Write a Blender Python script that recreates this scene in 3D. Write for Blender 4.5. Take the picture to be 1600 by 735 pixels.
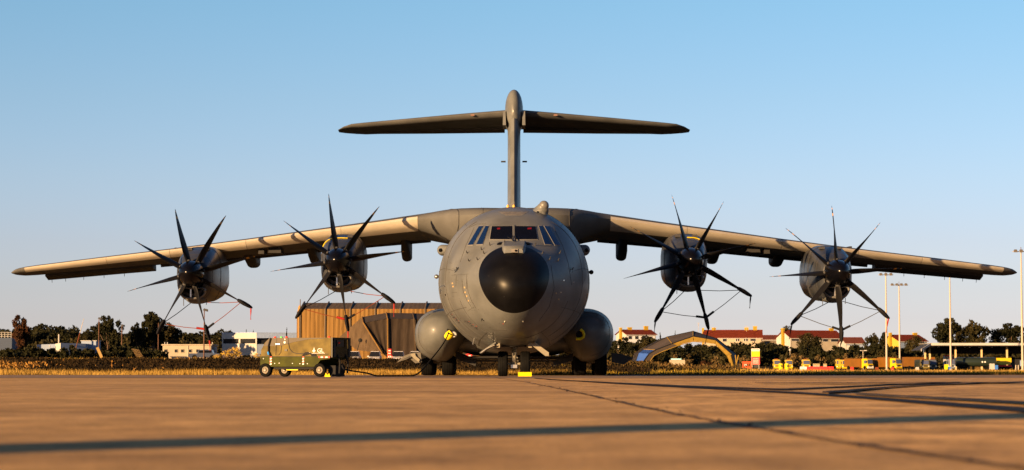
import bpy, bmesh, math, random
import numpy as np
from mathutils import Vector, Matrix
from mathutils.bvhtree import BVHTree

R = math.radians
PI = math.pi
for o in list(bpy.data.objects):
    bpy.data.objects.remove(o)
scn = bpy.context.scene
C = scn.collection

# ------------------------------------------------------------------ camera
FPX = 3360.0            # focal length in pixels of the 1600 px wide photograph
CAMH = 0.25
PITCH = math.atan(210.0 / FPX)
YAW = 3.2 / FPX
camd = bpy.data.cameras.new('camera')
cam = bpy.data.objects.new('camera', camd)
C.objects.link(cam)
camd.sensor_width = 36.0
camd.lens = FPX / 1600.0 * 36.0
camd.clip_start = 0.1
camd.clip_end = 20000
cam.location = (0, 0, CAMH)
cam.rotation_euler = (PI / 2 + PITCH, 0, YAW)
camd.dof.use_dof = True
camd.dof.focus_distance = 80.0
camd.dof.aperture_fstop = 3.6
scn.camera = cam

# ------------------------------------------------------------------ light
SUN_AZ = R(42)      # how far to the left of straight behind the camera
SUN_EL = R(8.0)
world = bpy.data.worlds.new('World')
scn.world = world
world.use_nodes = True
wn = world.node_tree
for n in list(wn.nodes):
    wn.nodes.remove(n)
sky = wn.nodes.new('ShaderNodeTexSky')
sky.sky_type = 'NISHITA'
sky.sun_disc = False
sky.sun_elevation = SUN_EL
sky.sun_rotation = PI + SUN_AZ
sky.air_density = 1.0
sky.dust_density = 0.5
sky.ozone_density = 3.0
bg = wn.nodes.new('ShaderNodeBackground')
bg.inputs['Strength'].default_value = 0.058
wo = wn.nodes.new('ShaderNodeOutputWorld')
# evening haze: the sky pales towards the horizon, all the way round
wtc = wn.nodes.new('ShaderNodeTexCoord')
wsp = wn.nodes.new('ShaderNodeSeparateXYZ')
wn.links.new(wtc.outputs['Generated'], wsp.inputs[0])
wmr = wn.nodes.new('ShaderNodeMath'); wmr.operation = 'MULTIPLY'; wmr.inputs[1].default_value = 1.0; wmr.use_clamp = True
wn.links.new(wsp.outputs['Z'], wmr.inputs[0])
wrp = wn.nodes.new('ShaderNodeValToRGB')
RAMP = [(0.0, (1.25, 1.18, 1.97)), (.015, (1.16, 1.10, 1.77)), (.0225, (1.07, .98, 1.55)), (.037, (1.03, .90, 1.30)), (.0588, (1.04, .87, 1.16)), (.088, (1.04, .895, 1.08)), (.1245, (.99, .91, 1.01)), (.168, (.91, .94, .99)), (.35, (.70, .70, .80)), (1.0, (.38, .37, .50))]
for k, (p, c) in enumerate(RAMP):
    e_ = wrp.color_ramp.elements[k] if k < 2 else wrp.color_ramp.elements.new(p)
    e_.position = p
    e_.color = (c[0] / 3, c[1] / 3, c[2] / 3, 1)
wn.links.new(wmr.outputs[0], wrp.inputs[0])
wvm = wn.nodes.new('ShaderNodeVectorMath'); wvm.operation = 'MULTIPLY'
wn.links.new(sky.outputs[0], wvm.inputs[0]); wn.links.new(wrp.outputs[0], wvm.inputs[1])
wvs = wn.nodes.new('ShaderNodeVectorMath'); wvs.operation = 'SCALE'; wvs.inputs['Scale'].default_value = 3.0
wn.links.new(wvm.outputs[0], wvs.inputs[0])
wn.links.new(wvs.outputs[0], bg.inputs['Color'])
wn.links.new(bg.outputs[0], wo.inputs['Surface'])
sund = bpy.data.lights.new('sun', 'SUN')
sund.energy = 5.0
sund.angle = R(0.5)
sund.color = (1.0, 0.61, 0.28)
sun = bpy.data.objects.new('sun', sund)
C.objects.link(sun)
to_sun = Vector((-math.sin(SUN_AZ) * math.cos(SUN_EL), -math.cos(SUN_AZ) * math.cos(SUN_EL), math.sin(SUN_EL)))
sun.rotation_euler = to_sun.to_track_quat('Z', 'Y').to_euler()
scn.view_settings.view_transform = 'Standard'
scn.view_settings.look = 'None'
scn.view_settings.gamma = 1.0
scn.view_settings.exposure = 1.8

# ------------------------------------------------------------------ helpers
def ray(px, py):
    dx, dy = px - 800.0, 367.5 - py
    y = FPX * math.cos(PITCH) - dy * math.sin(PITCH)
    z = FPX * math.sin(PITCH) + dy * math.cos(PITCH)
    x = dx * math.cos(YAW) - y * math.sin(YAW)
    y = dx * math.sin(YAW) + y * math.cos(YAW)
    return Vector((x, y, z))

def at(px, py, Y):
    r = ray(px, py)
    return Vector((0, 0, CAMH)) + r * (Y / r.y)

def gnd(px, py, z=0.0):
    r = ray(px, py)
    return Vector((0, 0, CAMH)) + r * ((z - CAMH) / r.z)

def scale_at(Y):
    return FPX / Y

def rowz(row, Y):      # height seen on a picture row at distance Y
    return at(800, row, Y).z

def colx(px, Y, row=560):
    return at(px, row, Y).x

MATS = {}
def mat(name, col, rough=0.6, metal=0.0, noise=0.0, nscale=3.0, bump=0.0, bscale=20.0, coat=0.0,
        col2=None, emis=None, stretch=None, detail=5.0, spec=0.22):
    if name in MATS:
        return MATS[name]
    m = bpy.data.materials.new(name)
    m.use_nodes = True
    nt = m.node_tree
    b = nt.nodes['Principled BSDF']
    b.inputs['Base Color'].default_value = (*col, 1)
    b.inputs['Roughness'].default_value = rough
    b.inputs['Metallic'].default_value = metal
    b.inputs['Specular IOR Level'].default_value = spec
    if coat:
        b.inputs['Coat Weight'].default_value = coat
        b.inputs['Coat Roughness'].default_value = 0.15
    tc = nt.nodes.new('ShaderNodeTexCoord')
    mp = nt.nodes.new('ShaderNodeMapping')
    nt.links.new(tc.outputs['Object'], mp.inputs['Vector'])
    if stretch:
        mp.inputs['Scale'].default_value = stretch
    if noise or col2:
        t = nt.nodes.new('ShaderNodeTexNoise')
        t.inputs['Scale'].default_value = nscale
        t.inputs['Detail'].default_value = detail
        nt.links.new(mp.outputs[0], t.inputs['Vector'])
        rp = nt.nodes.new('ShaderNodeValToRGB')
        rp.color_ramp.elements[0].position = 0.35
        rp.color_ramp.elements[1].position = 0.65
        if col2:
            a, c = col, col2
        else:
            a = tuple(x * (1 - noise) for x in col)
            c = tuple(min(1, x * (1 + noise)) for x in col)
        rp.color_ramp.elements[0].color = (*a, 1)
        rp.color_ramp.elements[1].color = (*c, 1)
        nt.links.new(t.outputs['Fac'], rp.inputs[0])
        nt.links.new(rp.outputs[0], b.inputs['Base Color'])
    if bump:
        t2 = nt.nodes.new('ShaderNodeTexNoise')
        t2.inputs['Scale'].default_value = bscale
        t2.inputs['Detail'].default_value = 4
        nt.links.new(mp.outputs[0], t2.inputs['Vector'])
        bp = nt.nodes.new('ShaderNodeBump')
        bp.inputs['Strength'].default_value = bump
        bp.inputs['Distance'].default_value = 0.02
        nt.links.new(t2.outputs['Fac'], bp.inputs['Height'])
        nt.links.new(bp.outputs[0], b.inputs['Normal'])
    if emis:
        b.inputs['Emission Color'].default_value = (*emis[0], 1)
        b.inputs['Emission Strength'].default_value = emis[1]
    MATS[name] = m
    return m

class MB:
    def __init__(self):
        self.v = []
        self.f = []
    def add(self, vs, fs):
        o = len(self.v)
        self.v += [tuple(p) for p in vs]
        self.f += [tuple(i + o for i in f) for f in fs]
        return self
    def box(self, c, s, rz=0.0, M=None, taper=1.0):
        x, y, z = s[0] / 2, s[1] / 2, s[2] / 2
        pts = []
        for k in (-1, 1):
            t = taper if k > 0 else 1.0
            for (a, b) in ((-1, -1), (1, -1), (1, 1), (-1, 1)):
                p = Vector((a * x * t, b * y * t, k * z))
                if M is not None:
                    p = M @ p
                if rz:
                    p = Matrix.Rotation(rz, 3, 'Z') @ p
                pts.append(p + Vector(c))
        self.add(pts, [(0, 3, 2, 1), (4, 5, 6, 7), (0, 1, 5, 4), (1, 2, 6, 5), (2, 3, 7, 6), (3, 0, 4, 7)])
        return self
    def rings(self, rings, closed=True, cap0=True, cap1=True):
        n = len(rings[0])
        vs = [p for r in rings for p in r]
        fs = []
        for i in range(len(rings) - 1):
            for j in range(n if closed else n - 1):
                k = (j + 1) % n
                fs.append((i * n + j, i * n + k, (i + 1) * n + k, (i + 1) * n + j))
        if closed and cap0:
            fs.append(tuple(range(n - 1, -1, -1)))
        if closed and cap1:
            fs.append(tuple((len(rings) - 1) * n + j for j in range(n)))
        self.add(vs, fs)
        return self
    def tube(self, pts, r, n=8, caps=True):
        pts = [Vector(p) for p in pts]
        rr = r if isinstance(r, (list, tuple)) else [r] * len(pts)
        rings = []
        prev = None
        for i, p in enumerate(pts):
            d = (pts[min(i + 1, len(pts) - 1)] - pts[max(i - 1, 0)]).normalized()
            if prev is None:
                a = Vector((0, 0, 1)) if abs(d.z) < 0.9 else Vector((1, 0, 0))
                u = d.cross(a).normalized()
            else:
                u = (prev - d * prev.dot(d)).normalized()
            prev = u
            w = d.cross(u)
            rings.append([p + (u * math.cos(2 * PI * k / n) + w * math.sin(2 * PI * k / n)) * rr[i] for k in range(n)])
        return self.rings(rings, True, caps, caps)
    def lathe(self, prof, c=(0, 0, 0), axis='Z', n=24, caps=True):
        rings = []
        for (r, h) in prof:
            ring = []
            for k in range(n):
                a = 2 * PI * k / n
                x, y = r * math.cos(a), r * math.sin(a)
                p = {'Z': (x, y, h), 'Y': (x, h, y), 'X': (h, x, y)}[axis]
                ring.append(Vector(p) + Vector(c))
            rings.append(ring)
        return self.rings(rings, True, caps, caps)
    def prism(self, poly, axis, a, b):
        # poly: list of 2-D points; extruded along axis from a to b
        def mk(p, h):
            return {'X': (h, p[0], p[1]), 'Y': (p[0], h, p[1]), 'Z': (p[0], p[1], h)}[axis]
        return self.rings([[mk(p, a) for p in poly], [mk(p, b) for p in poly]])
    def quad(self, a, b, c, d):
        return self.add([a, b, c, d], [(0, 1, 2, 3)])
    def slab(self, pts, thick):
        # polygon given a thickness against its normal
        pts = [Vector(p) for p in pts]
        n = Vector((0, 0, 0))
        for i in range(len(pts)):
            a, b = pts[i], pts[(i + 1) % len(pts)]
            n += (a - pts[0]).cross(b - pts[0])
        n.normalize()
        return self.rings([pts, [p + n * thick for p in pts]])
    def mesh(self, name, mats, smooth=None, fix=True):
        me = bpy.data.meshes.new(name)
        me.from_pydata(self.v, [], self.f)
        if not isinstance(mats, (list, tuple)):
            mats = [mats]
        for m in mats:
            me.materials.append(m)
        if fix:
            bm = bmesh.new()
            bm.from_mesh(me)
            bmesh.ops.recalc_face_normals(bm, faces=bm.faces)
            bm.to_mesh(me)
            bm.free()
        if smooth is not None:
            me.shade_smooth()
            me.set_sharp_from_angle(angle=R(smooth))
        me.update()
        return me
    def build(self, name, m, parent=None, smooth=None, loc=(0, 0, 0), rot=(0, 0, 0), fix=True):
        return inst(name, self.mesh(name, m, smooth, fix), parent, loc, rot)

TINY = {'panel_line', 'red_stencil', 'stencil', 'nose_marking', 'cowling_seam', 'sponson_seam', 'tan_patch', 'static_port', 'probe', 'panel_seam', 'static_wick', 'drain_pipe'}
def inst(name, me, parent=None, loc=(0, 0, 0), rot=(0, 0, 0), scale=None):
    o = bpy.data.objects.new(name, me)
    C.objects.link(o)
    o.parent = parent
    o.location = loc
    o.rotation_euler = rot
    if name in TINY: o['kind'] = 'stuff'
    if scale:
        o.scale = scale
    return o

def tag(o, label=None, cat=None, group=None, kind=None):
    if label: o['label'] = label
    if cat: o['category'] = cat
    if group: o['group'] = group
    if kind: o['kind'] = kind
    return o

def thing(name, label, cat, loc=(0, 0, 0), rz=0.0, group=None):
    o = bpy.data.objects.new(name, None)
    C.objects.link(o)
    o.location = loc
    o.rotation_euler = (0, 0, rz)
    o.empty_display_size = 0.2
    return tag(o, label, cat, group)

def copy_thing(root, loc, rz, label, group=None):
    r = root.copy(); C.objects.link(r)
    r.location = loc; r.rotation_euler = (0, 0, rz)
    r['label'] = label
    if group: r['group'] = group
    for ch in list(root.children):
        c = ch.copy(); C.objects.link(c); c.parent = r
        for g in list(ch.children):
            d = g.copy(); C.objects.link(d); d.parent = c
    return r

def interp(x, xs, ys):
    # monotone cubic (Fritsch-Carlson)
    n = len(xs)
    if x <= xs[0]: return ys[0]
    if x >= xs[-1]: return ys[-1]
    d = [(ys[i + 1] - ys[i]) / (xs[i + 1] - xs[i]) for i in range(n - 1)]
    m = [d[0]] + [0.0 if d[i - 1] * d[i] <= 0 else 2 * d[i - 1] * d[i] / (d[i - 1] + d[i]) for i in range(1, n - 1)] + [d[-1]]
    i = 0
    while x > xs[i + 1]: i += 1
    h = xs[i + 1] - xs[i]
    t = (x - xs[i]) / h
    return ((2 * t ** 3 - 3 * t ** 2 + 1) * ys[i] + (t ** 3 - 2 * t ** 2 + t) * h * m[i]
            + (-2 * t ** 3 + 3 * t ** 2) * ys[i + 1] + (t ** 3 - t ** 2) * h * m[i + 1])

def sst(a, b, x):
    t = min(1, max(0, (x - a) / (b - a)))
    return t * t * (3 - 2 * t)

# ------------------------------------------------------------------ materials
M_paint = mat('airframe_grey_paint', (0.085, 0.090, 0.090), 0.46, noise=0.2, nscale=0.9, coat=0.06, bump=0.05, bscale=2.5, detail=9)
M_wing = mat('wing_grey_paint', (0.070, 0.071, 0.070), 0.62, noise=0.15, nscale=0.9, spec=0.12)
M_radome = mat('radome_black', (0.003, 0.003, 0.0035), 0.35, noise=0.25, nscale=2.0, spec=0.09)
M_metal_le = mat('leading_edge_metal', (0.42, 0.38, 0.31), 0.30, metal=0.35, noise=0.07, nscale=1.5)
M_black = mat('gloss_black', (0.002, 0.002, 0.003), 0.22, spec=0.2)
M_rubber = mat('tyre_rubber', (0.0035, 0.0035, 0.0035), 0.75, spec=0.06, noise=0.3, nscale=8)
M_dark = mat('dark_void', (0.008, 0.008, 0.009), 0.8)
M_steel = mat('steel', (0.45, 0.44, 0.42), 0.35, metal=0.9, noise=0.1)
M_gearpaint = mat('gear_paint', (0.17, 0.155, 0.12), 0.45, noise=0.12, nscale=5)
M_glass = mat('cockpit_glass', (0.002, 0.002, 0.0025), 0.12, spec=0.12)
M_glass_blue = mat('side_glass', (0.003, 0.012, 0.050), 0.08, coat=0.2)
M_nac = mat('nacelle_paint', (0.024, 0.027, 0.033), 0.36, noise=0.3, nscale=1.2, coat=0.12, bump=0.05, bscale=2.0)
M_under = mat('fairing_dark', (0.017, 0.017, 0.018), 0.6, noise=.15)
M_red = mat('red_fabric', (0.19, 0.008, 0.005), 0.7, noise=0.2, nscale=6)
M_orange = mat('orange_strap', (0.11, 0.022, 0.006), 0.7, noise=0.2, nscale=6)
M_blackcloth = mat('black_cloth', (0.010, 0.010, 0.012), 0.85, spec=0.06, bump=0.4, bscale=30)
M_yellow = mat('safety_yellow', (0.55, 0.42, 0.004), 0.5, noise=0.1, nscale=6)
M_seam = mat('panel_seam', (0.035, 0.035, 0.037), 0.7)
M_redmark = mat('red_marking', (0.45, 0.03, 0.02), 0.6)
M_white = mat('white_paint', (0.55, 0.54, 0.52), 0.5, noise=0.06, nscale=2)
M_lens = mat('lamp_lens', (0.7, 0.68, 0.6), 0.12, metal=0.4)
M_amber = mat('amber_plastic', (0.55, 0.30, 0.05), 0.3)

def blade_material():
    m = mat('propeller_blade', (0.005, 0.005, 0.006), 0.5, spec=0.08)
    nt = m.node_tree
    b = nt.nodes['Principled BSDF']
    tc = nt.nodes.new('ShaderNodeTexCoord')
    sp = nt.nodes.new('ShaderNodeSeparateXYZ')
    nt.links.new(tc.outputs['Object'], sp.inputs[0])
    rp = nt.nodes.new('ShaderNodeValToRGB')
    rp.color_ramp.interpolation = 'CONSTANT'
    mul = nt.nodes.new('ShaderNodeMath'); mul.operation = 'DIVIDE'; mul.inputs[1].default_value = 3.0
    nt.links.new(sp.outputs['Z'], mul.inputs[0])
    nt.links.new(mul.outputs[0], rp.inputs[0])
    e = rp.color_ramp.elements
    k = (0.006, 0.006, 0.007, 1); y = (0.45, 0.22, 0.02, 1)
    e[0].position = 0; e[0].color = k
    e[1].position = 2.26 / 3; e[1].color = y
    for p, c in ((2.36 / 3, k), (2.52 / 3, y), (2.58 / 3, k)):
        q = e.new(p); q.color = c
    nt.links.new(rp.outputs[0], b.inputs['Base Color'])
    return m
M_blade = blade_material()

# ================================================================== GROUND
def terrain_z(x, y):
    amp = 0.74 * (1 - sst(2, 10, x)) + 0.12 * sst(2, 10, x) * (1 - sst(20, 30, x)) + 0.03 * sst(20, 30, x)
    z = -0.03 + (amp + 0.03) * sst(122, 146, y)
    z += 0.55 * sst(160, 225, y) * (1 - sst(0, 12, x)) + 0.42 * math.exp(-((x - 17) / 8.0) ** 2 - ((y - 236) / 22.0) ** 2)
    z += 4.4 * sst(500, 610, y) * sst(-40, 30, x) + 3.0 * sst(340, 520, y) * (1 - sst(-40, 30, x))
    z += 1.5 * sst(700, 1000, y)
    return z

M_soil = mat('dry_soil', (0.07, 0.05, 0.022), 0.95, spec=0.06, noise=0.4, nscale=0.25, bump=0.5, bscale=2)
g = MB()
ys = [-60, -20, 5, 30, 60, 88, 96, 104, 112, 120, 126, 132, 138, 144, 150, 165, 185, 210, 240, 270, 300, 340, 380, 420, 460, 500, 525, 550, 575, 600, 625, 660, 700, 760, 850, 1000, 1300, 2000, 4000, 9000]
xs = [-6000, -2500, -1000, -500, -300, -200, -140] + [i * 6 - 108 for i in range(46)] + [180, 200, 240, 300, 500, 1000, 2500, 6000]
rg = []
for y in ys:
    rg.append([(x, y, (terrain_z(x, y) if y > 100 else -0.03)) for x in xs])
g.rings(rg, closed=False)
tag(g.build('ground', M_soil, smooth=60, fix=True), kind='structure')

# concrete apron: two big slabs either side of the long joint
def apron_mat(name, base, base2, sx):
    m = bpy.data.materials.new(name)
    m.use_nodes = True
    nt = m.node_tree
    b = nt.nodes['Principled BSDF']
    b.inputs['Roughness'].default_value = 0.9
    b.inputs['Specular IOR Level'].default_value = 0.10
    tc = nt.nodes.new('ShaderNodeTexCoord')
    def noise(scale, st, det=6):
        mp = nt.nodes.new('ShaderNodeMapping'); mp.inputs['Scale'].default_value = st
        nt.links.new(tc.outputs['Object'], mp.inputs['Vector'])
        t = nt.nodes.new('ShaderNodeTexNoise'); t.inputs['Scale'].default_value = scale; t.inputs['Detail'].default_value = det
        nt.links.new(mp.outputs[0], t.inputs['Vector'])
        return t
    n1 = noise(0.6, (0.35, 1.0, 1), 8)
    r1 = nt.nodes.new('ShaderNodeValToRGB')
    r1.color_ramp.elements[0].position = 0.3; r1.color_ramp.elements[0].color = (*base, 1)
    r1.color_ramp.elements[1].position = 0.7; r1.color_ramp.elements[1].color = (*base2, 1)
    nt.links.new(n1.outputs['Fac'], r1.inputs[0])
    # grime streaks lying across the taxi direction
    n2 = noise(1.0, (0.16, 1.4, 1), 5)
    r2 = nt.nodes.new('ShaderNodeValToRGB')
    r2.color_ramp.elements[0].position = 0.33; r2.color_ramp.elements[0].color = (0.84, 0.83, 0.82, 1)
    r2.color_ramp.elements[1].position = 0.46; r2.color_ramp.elements[1].color = (1, 1, 1, 1)
    nt.links.new(n2.outputs['Fac'], r2.inputs[0])
    mx = nt.nodes.new('ShaderNodeMixRGB'); mx.blend_type = 'MULTIPLY'; mx.inputs[0].default_value = 1
    nt.links.new(r1.outputs[0], mx.inputs[1]); nt.links.new(r2.outputs[0], mx.inputs[2])
    # broad stains and pale worn patches
    n5 = noise(0.09, (0.5, 1.0, 1), 10)
    n5.inputs['Roughness'].default_value = 0.72
    r5 = nt.nodes.new('ShaderNodeValToRGB')
    r5.color_ramp.elements[0].position = 0.40; r5.color_ramp.elements[0].color = (0.74, 0.72, 0.71, 1)
    r5.color_ramp.elements[1].position = 0.60; r5.color_ramp.elements[1].color = (1.22, 1.22, 1.2, 1)
    nt.links.new(n5.outputs['Fac'], r5.inputs[0])
    mx5 = nt.nodes.new('ShaderNodeMixRGB'); mx5.blend_type = 'MULTIPLY'; mx5.inputs[0].default_value = 1
    nt.links.new(mx.outputs[0], mx5.inputs[1]); nt.links.new(r5.outputs[0], mx5.inputs[2])
    # coarse grit, readable from a few metres
    n6 = noise(2.4, (1, 0.55, 1), 10)
    n6.inputs['Roughness'].default_value = 0.8
    r6 = nt.nodes.new('ShaderNodeValToRGB')
    r6.color_ramp.elements[0].position = 0.38; r6.color_ramp.elements[0].color = (1 - sx, 1 - sx, 1 - sx, 1)
    r6.color_ramp.elements[1].position = 0.62; r6.color_ramp.elements[1].color = (1 + sx * .8, 1 + sx * .8, 1 + sx * .8, 1)
    nt.links.new(n6.outputs['Fac'], r6.inputs[0])
    mx6 = nt.nodes.new('ShaderNodeMixRGB'); mx6.blend_type = 'MULTIPLY'; mx6.inputs[0].default_value = 1
    nt.links.new(mx5.outputs[0], mx6.inputs[1]); nt.links.new(r6.outputs[0], mx6.inputs[2])
    mx = mx6
    # fine aggregate
    n3 = noise(38.0, (1, 1, 1), 3)
    r3 = nt.nodes.new('ShaderNodeValToRGB')
    r3.color_ramp.elements[0].position = 0.3; r3.color_ramp.elements[0].color = (0.7, 0.7, 0.7, 1)
    r3.color_ramp.elements[1].position = 0.7; r3.color_ramp.elements[1].color = (1.15, 1.15, 1.15, 1)
    nt.links.new(n3.outputs['Fac'], r3.inputs[0])
    mx2 = nt.nodes.new('ShaderNodeMixRGB'); mx2.blend_type = 'MULTIPLY'; mx2.inputs[0].default_value = 1
    nt.links.new(mx.outputs[0], mx2.inputs[1]); nt.links.new(r3.outputs[0], mx2.inputs[2])
    nt.links.new(mx2.outputs[0], b.inputs['Base Color'])
    bp = nt.nodes.new('ShaderNodeBump'); bp.inputs['Strength'].default_value = 0.25; bp.inputs['Distance'].default_value = 0.004
    n4 = noise(25.0, (1, 1, 1), 6)
    nt.links.new(n4.outputs['Fac'], bp.inputs['Height'])
    nt.links.new(bp.outputs[0], b.inputs['Normal'])
    return m
M_apA = apron_mat('apron_concrete', (0.47, 0.275, 0.095), (0.60, 0.36, 0.135), 0.34)
M_apB = apron_mat('apron_concrete_worn', (0.50, 0.285, 0.095), (0.64, 0.38, 0.14), 0.60)

joint_px = [(1720, 760), (1600, 733), (1480, 716), (1360, 698), (1240, 679), (1150, 663), (1060, 648), (1000, 636), (930, 620), (870, 607), (820, 597), (780, 591.5), (764, 588.6)]
joint = [gnd(a, b) for a, b in joint_px]
d0 = (joint[0] - joint[1]).normalized()
joint = [Vector((1.35, -25, 0))] + joint
joint.append(Vector((joint[-1].x - 0.5, 96.0, 0)))
EDGE = 96.0
left, right = [], []
def apron_side(name, sign, m, z0):
    mb = MB()
    rows_ = []
    for p in joint:
        rows_.append([(p.x + sign * 0.012, p.y, z0), (sign * 14 + p.x * 0.3, p.y, z0), (sign * 60, p.y, z0), (sign * 220, p.y, z0)])
    mb.rings(rows_, closed=False)
    rows2 = []
    # step at the grass edge
    e = rows_[-1]
    mb.rings([e, [(q[0], q[1] + 0.02, -0.25) for q in e]], closed=False)
    return tag(mb.build(name, m), kind='structure')
apA = apron_side('apron', -1, M_apA, 0.0)
apB = apron_side('apron', 1, M_apB, 0.0)
for o in (apA, apB):
    if o.data.polygons[0].normal.z < 0:
        o.data.flip_normals()

# ragged sealed joint
rnd = random.Random(5)
M_tar = mat('joint_sealant', (0.05, 0.035, 0.025), 0.8, spec=0.06, noise=0.4, nscale=30)
mb = MB()
pts = []
for i in range(1, len(joint) - 1):
    a, b = joint[i], joint[i + 1]
    n = max(2, int((b - a).length / 0.12))
    if (a.y > 30): n = max(2, int((b - a).length / 0.5))
    for k in range(n):
        pts.append(a.lerp(b, k / n))
rowsj = []
off = 0
for p in pts:
    off = off * 0.85 + rnd.uniform(-0.012, 0.012)
    w = 0.008 + 0.036 * rnd.random() ** 3
    rowsj.append([(p.x + off - w, p.y, 0.004), (p.x + off + w, p.y, 0.004)])
mb.rings(rowsj, closed=False)
o = mb.build('joint_seal', M_tar, apA, fix=False)
# crumbled concrete lumps along the joint
mb = MB()
for k in range(80):
    p = rnd.choice(pts[:int(len(pts) * 0.8)])
    s = rnd.uniform(0.004, 0.013)
    c = (p.x + rnd.gauss(0.02, 0.05), p.y + rnd.uniform(-0.2, 0.2), s * 0.3)
    mb.box(c, (s * 2, s * 1.6, s), rz=rnd.uniform(0, 3), taper=0.6)
tag(mb.build('loose_gravel', M_tar), 'crumbled concrete lumps scattered along the open apron joint', 'gravel', kind='stuff')

# tyre marks, laid on the concrete
M_sh = mat('shoulder_concrete', (0.20, 0.135, 0.085), 0.9, col2=(0.30, 0.20, 0.12), nscale=.12, spec=.1, detail=9, stretch=(.4, 1, 1))
for nm, x0_, x1_ in (('apron_shoulder', -220, 220),):
    tag(MB().quad((x0_, 60.0, .0035), (x1_, 66.0, .0035), (x1_, 95.98, .0035), (x0_, 95.98, .0035)).build(nm, M_sh), kind='structure')
M_skid = mat('tyre_mark', (0.013, 0.011, 0.010), 0.8, spec=0.06, noise=0.35, nscale=3, stretch=(1, 0.3, 1))
def mark(path, par, z=0.0):
    mb = MB()
    r_ = []
    for (px, row, th) in path:
        th *= 1.0
        a, b = gnd(px, row - th / 2, z), gnd(px, row + th / 2, z)
        r_.append([(a.x, a.y, z), (b.x, b.y, z)])
    # subdivide
    rr = []
    for i in range(len(r_) - 1):
        for k in range(5):
            t = k / 5
            rr.append([tuple(Vector(r_[i][j]).lerp(Vector(r_[i + 1][j]), t)) for j in (0, 1)])
    rr.append(r_[-1])
    mb.rings(rr, closed=False)
    return mb.build('tyre_mark', M_skid, par, fix=False)
mark([(835, 591.2, .8), (900, 595.5, 1), (975, 600, 1.3), (1050, 604, 1.7), (1150, 609, 2.2), (1250, 614, 2.8), (1350, 621, 4), (1450, 629, 5.5), (1600, 640, 8), (1700, 649, 9)], apB, 0.008)
mark([(850, 592.6, .5), (950, 597.5, .8), (1050, 602, 1.0), (1150, 606, 1.3), (1225, 608.3, 1.8), (1300, 605, 1.6), (1400, 600.5, 1.3), (1500, 597, .9)], apB, 0.012)
mark([(1285, 612.8, 2.4), (1320, 611, 3.6), (1350, 608, 2.6), (1400, 604, 1.8), (1450, 601, 1.6), (1600, 596.5, 1.0), (1700, 595, 1.0)], apB, 0.016)
mark([(1325, 613.5, 1.6), (1400, 618, 2), (1500, 623, 2.6), (1600, 628.5, 3.2), (1700, 633, 3.5)], apB, 0.020)
mark([(1180, 597.6, .5), (1300, 598.4, .9), (1450, 597.4, .8), (1600, 597.8, .7)], apB, 0.024)

# ================================================================== GRASS AND BRUSH
def blades(name, n, area, h, w, m, seed, lean=0.25, zf=terrain_z, label=None, cat='grass', dens=None):
    rng = np.random.default_rng(seed)
    x = rng.uniform(area[0], area[1], n)
    y = area[2] + (area[3] - area[2]) * rng.uniform(0, 1, n) ** 1.2
    if dens is not None:
        keep = np.array([dens(a, b) for a, b in zip(x, y)]) > rng.uniform(0, 1, n)
        x, y = x[keep], y[keep]
        n = len(x)
    z = np.array([zf(a, b) for a, b in zip(x, y)])
    patch = 0.75 + 0.25 * np.sin(x * 0.7 + 1.3 * np.sin(y * 0.5)) + 0.25 * np.sin(x * 2.3 + y)
    hh = rng.uniform(h[0], h[1], n) * patch
    az = rng.uniform(0, 2 * PI, n)
    ww = rng.uniform(w[0], w[1], n)
    ln = rng.normal(0, lean, n) * hh
    la = rng.uniform(0, 2 * PI, n)
    v = np.zeros((n, 3, 3))
    v[:, 0] = np.stack([x - np.cos(az) * ww, y - np.sin(az) * ww, z - 0.03], 1)
    v[:, 1] = np.stack([x + np.cos(az) * ww, y + np.sin(az) * ww, z - 0.03], 1)
    v[:, 2] = np.stack([x + np.cos(la) * ln, y + np.sin(la) * ln, z + hh], 1)
    me = bpy.data.meshes.new(name)
    me.vertices.add(n * 3); me.loops.add(n * 3); me.polygons.add(n)
    me.vertices.foreach_set('co', v.reshape(-1))
    me.loops.foreach_set('vertex_index', np.arange(n * 3, dtype=np.int32))
    me.polygons.foreach_set('loop_start', np.arange(0, n * 3, 3, dtype=np.int32))
    me.materials.append(m)
    me.update(calc_edges=True)
    return tag(inst(name, me), label, cat, kind='stuff')

M_gold = mat('golden_grass', (0.10, 0.060, 0.014), 0.8, spec=0.06, col2=(0.33, 0.21, 0.05), nscale=1.2)
M_gold2 = mat('yellow_grass', (0.16, 0.11, 0.012), 0.8, spec=0.06, col2=(0.32, 0.22, 0.028), nscale=1.0)
M_brown = mat('brown_grass', (0.025, 0.020, 0.008), 0.85, spec=0.06, col2=(0.10, 0.06, 0.02), nscale=0.9)
M_brush = mat('dark_brush', (0.006, 0.0045, 0.0025), 0.9, spec=0.06, col2=(0.022, 0.014, 0.006), nscale=0.8)
blades('dry_grass', 70000, (-36, 4, 96.05, 124), (0.10, 0.34), (0.006, 0.018), M_gold, 1, label='golden dry grass strip along the left edge of the apron')
blades('dry_grass', 34000, (3, 40, 96.05, 112), (0.05, 0.17), (0.006, 0.016), M_brown, 2, label='low brown grass verge along the right edge of the apron')
blades('dry_grass', 26000, (2, 48, 112, 134), (0.10, 0.30), (0.008, 0.02), M_gold2, 3, label='yellow green grass band behind the brown verge')
blades('dry_grass', 22000, (-60, 60, 146, 235), (0.12, 0.34), (0.012, 0.03), M_gold, 4, label='golden grass on the ground beyond the dark brush')
blades('dry_grass', 16000, (18, 130, 160, 480), (0.08, 0.22), (0.03, 0.07), M_gold, 14, label='golden grass between the right verge and the parked trucks')

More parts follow.
